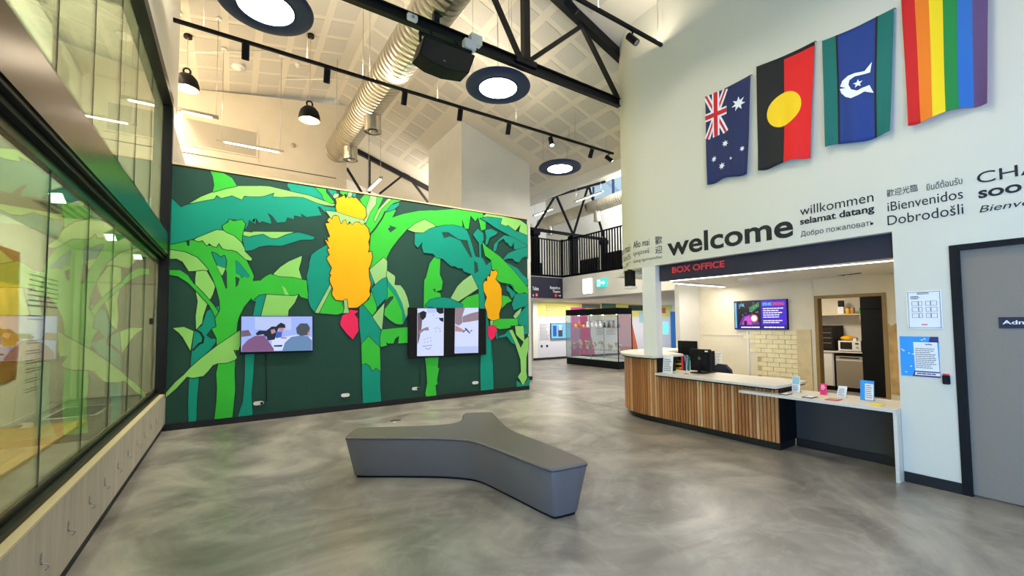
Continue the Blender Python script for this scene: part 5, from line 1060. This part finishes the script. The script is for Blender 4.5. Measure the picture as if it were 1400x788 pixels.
d2 = duct('spiral_duct', (12.5, 9.4, 6.45), (12.5, 16.2, 6.45), .26, 'galvanised spiral duct above the mezzanine'); outlet(d2, (12.5, 12.5, 6.3), (0, 0, -1), .14, .5); outlet(d2, (12.5, 15.6, 6.3), (0, 0, -1), .14, .5)
for y in (10.3, 13.6, 15.8): B().cyl((12.5, y, 6.7), (12.5, y, 7.55), .006, 6).build('hanger_rod', 'steel', d2)
for a, b, lab in (((729, 295), (757, 287), 'slim linear lamp over the mezzanine, beside the white tower'), ((785, 276), (824, 263), 'slim linear lamp over the mezzanine, below the sky window')):
    P, Q = at(*a, X=11.6), at(*b, X=11.6); linear((11.6, P.y, P.z), (11.6, Q.y, P.z), lab)
# sign, light panel, exit sign
sg = thing('direction_sign', (10.0, YS, 2.6), 'navy direction sign for toilets and theatre on mezzanine edge', 'sign')
box((8.6, YS-.03, 2.56), (XC, YS, 3.36)).build('board', 'sign_navy', sg)
def sfn(u, v): return (u, YS-.034, v)
def sx(px_): return at(px_, 395, Y=YS-.034).x
def sz(py_): return at(748, py_, Y=YS-.034).z
text('lettering', 'Toilets', sfn, sx(728), sx(736.5), sz(398), sz(393), 'paper', sg, .02); text('lettering', 'Butterbox', sfn, sx(752), sx(766), sz(395), sz(391.2), 'paper', sg, .02); text('lettering', 'Theatre', sfn, sx(755.5), sx(766), sz(400), sz(396.2), 'paper', sg, .02)
for px_ in (733.5, 759.8): B().lathe((sx(px_), YS-.036, sz(404)), [(0, 0), (.07, 0)], 20, 'y').build('red_dot', 'red', sg)
for px_, dr_ in ((733.5, 'T'), (759.8, 'L')): text('symbol', {'T': 'i', 'L': 'T'}[dr_], lambda u, v: (u, YS-.039, v), sx(px_)-.015, sx(px_)+.015, sz(404)-.035, sz(404)+.035, 'paper', sg, .02)
B().poly([sfn(sx(763)-.0, sz(404)-.01), sfn(sx(766), sz(404)-.01), sfn(sx(766), sz(404)+.01), sfn(sx(763), sz(404)+.01)]).poly([sfn(sx(765.2), sz(404)-.05), sfn(sx(767), sz(404)), sfn(sx(765.2), sz(404)+.05)]).build('arrow', 'paper', sg)
B().poly([sfn(sx(728.5), sz(403)), sfn(sx(729.3), sz(403)), sfn(sx(729.3), sz(404.5)), sfn(sx(730), sz(404.5)), sfn(sx(729), sz(406.5)), sfn(sx(728), sz(404.5)), sfn(sx(728.5), sz(404.5))]).build('arrow', 'paper', sg)
a, b = at(797.5, 382, X=XC), at(810.5, 401, X=XC)
wl_ = thing('wall_light', (XC, (a.y+b.y)/2, b.z), 'square glowing white wall light beside the exit sign', 'wall light'); B().bevbox((XC-.05, b.y, b.z), (XC, a.y, a.z), .02).build('diffuser', 'panel_white', wl_); box((XC-.02, b.y-.01, b.z-.01), (XC, a.y+.01, a.z+.01)).build('back_plate', 'white_gloss', wl_)
a, b = at(817, 382.5, X=XC), at(830, 391.5, X=XC)
ex = thing('exit_sign', (XC, (a.y+b.y)/2, b.z), 'green glowing exit sign with arrow on the mezzanine edge', 'exit sign'); box((XC-.06, b.y, b.z), (XC, a.y, a.z)).build('light_box', 'exit_green', ex); W_, H_ = a.y-b.y, a.z-b.z
def ef(u, v): return (XC-.062, a.y-W_*u, b.z+H_*v)
B().poly([ef(.5,.4), ef(.72,.4), ef(.72,.2), ef(.92,.5), ef(.72,.8), ef(.72,.6), ef(.5,.6)]).poly([ef(.1,.1), ef(.4,.1), ef(.4,.9), ef(.1,.9)]).build('pictogram', 'exit_white', ex)
B().poly([(XC-.064, a.y-W_*u, b.z+H_*v) for u, v in ((.2,.1), (.27,.35), (.34,.1), (.38,.15), (.3,.5), (.36,.6), (.27,.8), (.17,.55), (.2,.4), (.15,.15))]).build('running_figure', 'exit_green', ex)
# exhibition wall graphics
def wx_p(x, z, o=.003): return (x, 14.8-o, z)
B().poly([wx_p(11.1, 2.55), wx_p(11.1, 1.9), wx_p(20.5, 1.9), wx_p(20.5, 2.55)]).build('yellow_band', 'ex_yellow', wx); B().poly([wx_p(11.1, .1), wx_p(20.5, .1), wx_p(20.5, 1.9), wx_p(11.1, 1.9)]).build('lilac_panel', 'ex_lilac', wx)
B().poly([wx_p(13.0, .1, .005), wx_p(14.5, .1, .005), wx_p(13.9, 2.33, .005), wx_p(13.0, 2.33, .005)]).build('pink_panel', 'ex_pink', wx); B().poly([wx_p(16.1, .1, .005), wx_p(17.6, .1, .005), wx_p(17.0, 2.12, .005), wx_p(16.1, 2.12, .005)]).build('orange_panel', 'ex_orange', wx)
for x0, x1, z0, z1, m in ((13.7, 14.9, 2.3, 2.5, 'print_grey'), (15.0, 16, 2.3, 2.55, 'ex_green'), (16.9, 18.4, 2.22, 2.5, 'ex_dark'), (17.7, 18.3, 1.6, 2.15, 'soft_teal'), (20.3, 21.0, .1, 2.2, 'ex_blue'), (19.2, 19.9, 2.1, 2.4, 'ex_orange')): B().poly([wx_p(x0, z0, .006), wx_p(x1, z0, .006), wx_p(x1, z1, .006), wx_p(x0, z1, .006)]).build('wall_graphic', m, wx)
exf = lambda u, v: (u, 14.792, v); b = B()
print_lines(b, exf, 11.55, 12.9, 1.75, 2.4, 10, .35, .2, 7); print_lines(b, exf, 11.2, 11.75, .85, 1.6, 12, .35, .3, 3); print_lines(b, exf, 14.6, 15.2, 1.0, 1.75, 10, .35, .3, 4); print_lines(b, exf, 15.3, 16.0, 1.0, 1.75, 10, .35, .3, 4)
print_lines(b, exf, 16.3, 17.1, .5, 1.6, 14, .3, .3, 4); print_lines(b, exf, 13.2, 13.8, .9, 1.5, 8, .3, .3, 3); b.build('wall_text', 'print_grey', wx)
for x in (11.3, 11.6): B().lathe((x, 14.79, .6), [(0, 0), (.06, 0)], 16, 'y').build('logo_mark', 'lettering', wx)
a, b = at(753, 442, Y=14.74), at(781, 463, Y=14.74); et = television(((a.x+b.x)/2, 14.8, (a.z+b.z)/2), 'television on the exhibition wall showing a blue page', b.x-a.x, a.z-b.z)
x0, x1, z0, z1 = a.x+.02, b.x-.02, b.z+.02, a.z-.02
quad_y(B(), x0, x1, z0, z1, 14.7385).build('screen_picture', 'tv_cyan', et); quad_y(B(), x0+.1, x0+.3, z0+.1, z1-.1, 14.738).build('screen_picture', 'scr_shirt', et); quad_y(B(), x0+.4, x0+.65, z0+.08, z1-.15, 14.738).build('screen_picture', 'scr_grey', et); quad_y(B(), x0+.42, x0+.63, z1-.3, z1-.06, 14.7375).build('screen_picture', 'scr_white', et)
es = thing('wall_screen', (19.6, 14.8, 1.0), 'glowing cyan screen beyond the white column', 'screen'); a, b = at(906, 440, Y=14.76), at(914.5, 458, Y=14.76); box((a.x, 14.76, b.z), (b.x, 14.8, a.z)).build('casing', 'paper', es); quad_y(B(), a.x+.02, b.x-.02, b.z+.03, a.z-.03, 14.757).build('screen_picture', 'screen_cyan', es)
# display case
cs = thing('display_case', (11.5, 11.5, 0), 'tall glass display case with black top and base', 'display case')
cx0, cx1, cy0, cy1 = 11.05, 11.75, 10.15, 12.85
box((cx0, cy0, 0), (cx1, cy1, .26)).build('base', 'black', cs); box((cx0-.01, cy0-.01, 1.90), (cx1+.01, cy1+.01, 2.12)).build('top', 'black', cs); box((cx0+.03, cy0+.03, .26), (cx1-.03, cy1-.03, .275)).build('deck', 'paper', cs)
for y in (cy0, 11.5, cy1): 
    for x in (cx0, cx1): box((x-.012, y-.012, .26), (x+.012, y+.012, 1.9)).build('frame_post', 'black_steel' if y == cy0 else 'steel', cs)
for y0, y1 in ((cy0, 11.5), (11.5, cy1)): box((cx0-.003, y0+.012, .26), (cx0+.003, y1-.012, 1.9)).build('glass_pane', 'clear_glass', cs)
box((cx0, cy1-.003, .26), (cx1, cy1+.003, 1.9)).build('glass_pane', 'clear_glass', cs); box((cx0, cy0-.003, .26), (cx1, cy0+.003, 1.9)).build('glass_pane', 'clear_glass', cs)
for z in (.60, 1.42): box((cx0+.05, cy0+.04, z), (cx1-.05, cy1-.04, z+.012)).build('glass_shelf', 'clear_glass', cs)
for y in (10.5, 11.2, 11.8, 12.5): B().lathe((11.4, y, 1.9), [(0, -.012), (.035, -.012), (.04, 0)], 12).build('downlight', 'spot_lens', cs)
area('case_light', (11.4, 10.85, 1.88), .3, 14, NEUT, (0, 0, 0), 1.2); area('case_light', (11.4, 12.15, 1.88), .3, 14, NEUT, (0, 0, 0), 1.2)
M('ceramic', (224, 212, 188), .6); M('clay', (170, 130, 96), .7); rnd = random.Random(3)
places = ['at the far left end', 'second from the far left', 'third from the far left', 'fourth from the far left', 'fifth from the far left', 'left of the middle post', 'at the middle post', 'right of the middle post', 'fifth from the near corner', 'fourth from the near corner', 'third from the near corner', 'second from the near corner', 'at the near corner']
for i in range(13):
    y = 12.68-i*.195; x = 11.3+.12*(i % 2); t = thing('ceramic_sculpture', (x, y, .612), 'cream branching ceramic piece on the lower glass shelf, '+places[i], 'sculpture', 'cream ceramic pieces in the display case'); z = .612
    h = rnd.uniform(.2, .34); B().lathe((x, y, z), [(0, 0), (.05, 0), (.045, .02), (.018, .04), (.02, h*.5), (0, h*.55)], 10).build('stem', 'ceramic', t)
    b = B()
    for _ in range(5): b.ball((x+rnd.uniform(-.04, .04), y+rnd.uniform(-.055, .055), z+h*rnd.uniform(.5, .95)), rnd.uniform(.03, .05), None, rnd.uniform(.03, .06), 8)
    b.build('crown', 'ceramic', t)
cols = [('banana', 'red'), ('red', 'banana'), ('banana', 'black'), ('paper', 'paper'), ('paper', 'hot_pink'), ('paper', 'ceramic'), ('paper', 'ceramic'), ('black', 'black'), ('black', 'navy'), ('clay', 'black'), ('navy', 'scr_shirt')]
pl2 = places[:5]+places[6:8]+places[9:]
for i, (c1, c2) in enumerate(cols):
    y = 12.62-i*.225; x = 11.32; t = thing('figurine', (x, y, 1.432), 'small %s figurine on the upper glass shelf, %s' % ({'banana': 'yellow', 'red': 'red', 'paper': 'white', 'black': 'black', 'clay': 'brown', 'navy': 'dark blue'}[c1], pl2[i]), 'figurine', 'figurines in the display case'); z = 1.432
    h = rnd.uniform(.17, .27); B().lathe((x, y, z), [(0, 0), (.07, 0), (.065, .03), (.045, h*.5), (.02, h*.72), (0, h*.74)], 12).build('body', c1, t); B().ball((x, y, z+h*.82), .035, None, .04, 10).build('head', c2, t)
    if i < 2: B().cyl((x, y, z+h*.9), (x+.01, y+.06, z+h*1.25), .03, 10, .003).build('hat', 'red', t)

# ================================================================ room behind the glass
M('amber_cloth', (206, 150, 30), .8, var=.2, vscale=4); M('amber_dark', (150, 100, 20), .8, var=.25, vscale=5)
bn = thing('hanging_artwork', (-2.93, 9.3, .9), 'yellow and ochre cloth artwork hanging on side room wall', 'artwork')
rg = [(-2.93, 10.22, 2.84), (-2.93, 10.25, 2.3), (-2.93, 10.24, 1.9), (-2.93, 10.30, 1.5), (-2.93, 10.33, 1.2), (-2.93, 10.28, .85)]
def sheet(name, ys, z0, z1, mat, o): b = B(); b.add([(-2.94+o, 8.2, z0), (-2.94+o, ys[0], z0), (-2.94+o, ys[1], z1), (-2.94+o, 8.2, z1), (-2.97, 8.2, z0), (-2.97, ys[0], z0), (-2.97, ys[1], z1), (-2.97, 8.2, z1)], [(0,1,2,3), (7,6,5,4), (0,4,5,1), (1,5,6,2), (2,6,7,3), (3,7,4,0)]); b.build(name, mat, bn)
sheet('upper_cloth', (10.26, 10.22), 2.3, 2.84, 'amber_dark', .004); sheet('middle_cloth', (10.34, 10.26), 1.3, 2.3, 'amber_cloth', .0); sheet('lower_cloth', (10.30, 10.34), .75, 1.3, 'amber_dark', .003)
tx = thing('wall_text_panel', (-2.97, 11.4, .6), 'black exhibition text on the white side room wall', 'wall text')
def lf(u, v): return (-2.966, u, v)
b = B(); print_lines(b, lf, 10.75, 12.26, 1.95, 2.58, 7, .26, .05, 9); print_lines(b, lf, 10.75, 11.5, 1.72, 1.84, 2, .35, .2, 4)
for z in (1.3, 1.12, .95, .8, .62, .45): print_lines(b, lf, 10.76, 11.5+.3*rnd.random(), z, z+.10, 2, .3, .3, 6)
b.build('text_lines', 'lettering', tx)
sw = thing('light_switch', (-2.97, 12.2, 1.0), 'white double switch plate on the side room wall', 'switch'); a = at(77, 526, X=-2.97); B().bevbox((-2.972, a.y-.05, a.z-.09), (-2.955, a.y+.05, a.z+.09), .004).build('plate', 'white_gloss', sw); box((-2.955, a.y-.02, a.z-.05), (-2.95, a.y+.02, a.z+.05)).build('rocker', 'paper', sw)
a = at(50, 575, Z=0); b = at(108, 562, Z=0)
fh = thing('floor_hatch', (-2.1, 11.3, 0), 'pale rectangular floor hatch frame in the side room', 'floor hatch')
for p0, p1 in (((-2.75, 10.7), (-2.75, 12.0)), ((-2.75, 12.0), (-2.05, 12.0)), ((-2.05, 12.0), (-2.05, 10.7)), ((-2.05, 10.7), (-2.75, 10.7))): B().bar((*p0, .003), (*p1, .003), .05, .006).build('frame_edge', 'paper', fh)
box((-2.73, 10.72, 0), (-2.07, 11.98, .003)).build('cover', 'vinyl_grey', fh)
fp = thing('light_pool_planks', (-2.4, 7.6, 0), 'added tan planks painting the yellowish light pool on the side room floor', 'floor patch')  # planks are added; their tan paints the yellowish light on the floor
M('light_pool_tan', (196, 164, 108), .6, var=.15, vscale=4)
for i in range(6): box((-2.95+i*.16, 5.2, 0), (-2.80+i*.16, 9.9, .05)).build('plank', 'light_pool_tan', fp)
for i, y in enumerate((5.98, 8.2, 10.26)):
    t = thing('track_spot_lamp', (-1.44, y, 3.0), 'square spot lamp in the side room, '+['nearest the viewer', 'middle one', 'furthest one'][i], 'spot lamp', 'spots in the side room'); d = Vector((-.35, -.75, -.5)).normalized()
    B().cyl((-1.44, y, 3.34), (-1.44, y, 2.98), .012, 8).build('stem', 'black', t); c = Vector((-1.44, y, 2.92)); B().bar(c-d*.08, c+d*.08, .14, .12).build('lamp_body', 'black', t); B().bar(c+d*.08, c+d*.085, .12, .10).build('lens', 'spot_lens', t)
    spot('side_spot', c+d*.12, c+d*3, 40, WARM, 80)
cc_ = thing('ceiling_air_unit', (-2.0, 8.9, 3.3), 'flat dark air diffuser on the side room ceiling', 'air diffuser'); box((-2.3, 8.3, 3.325), (-1.75, 9.4, 3.341)).build('plate', 'grey_band', cc_)
for i in range(4): box((-2.25+i*.12, 8.35, 3.32), (-2.2+i*.12, 9.35, 3.326)).build('blade', 'seam', cc_)
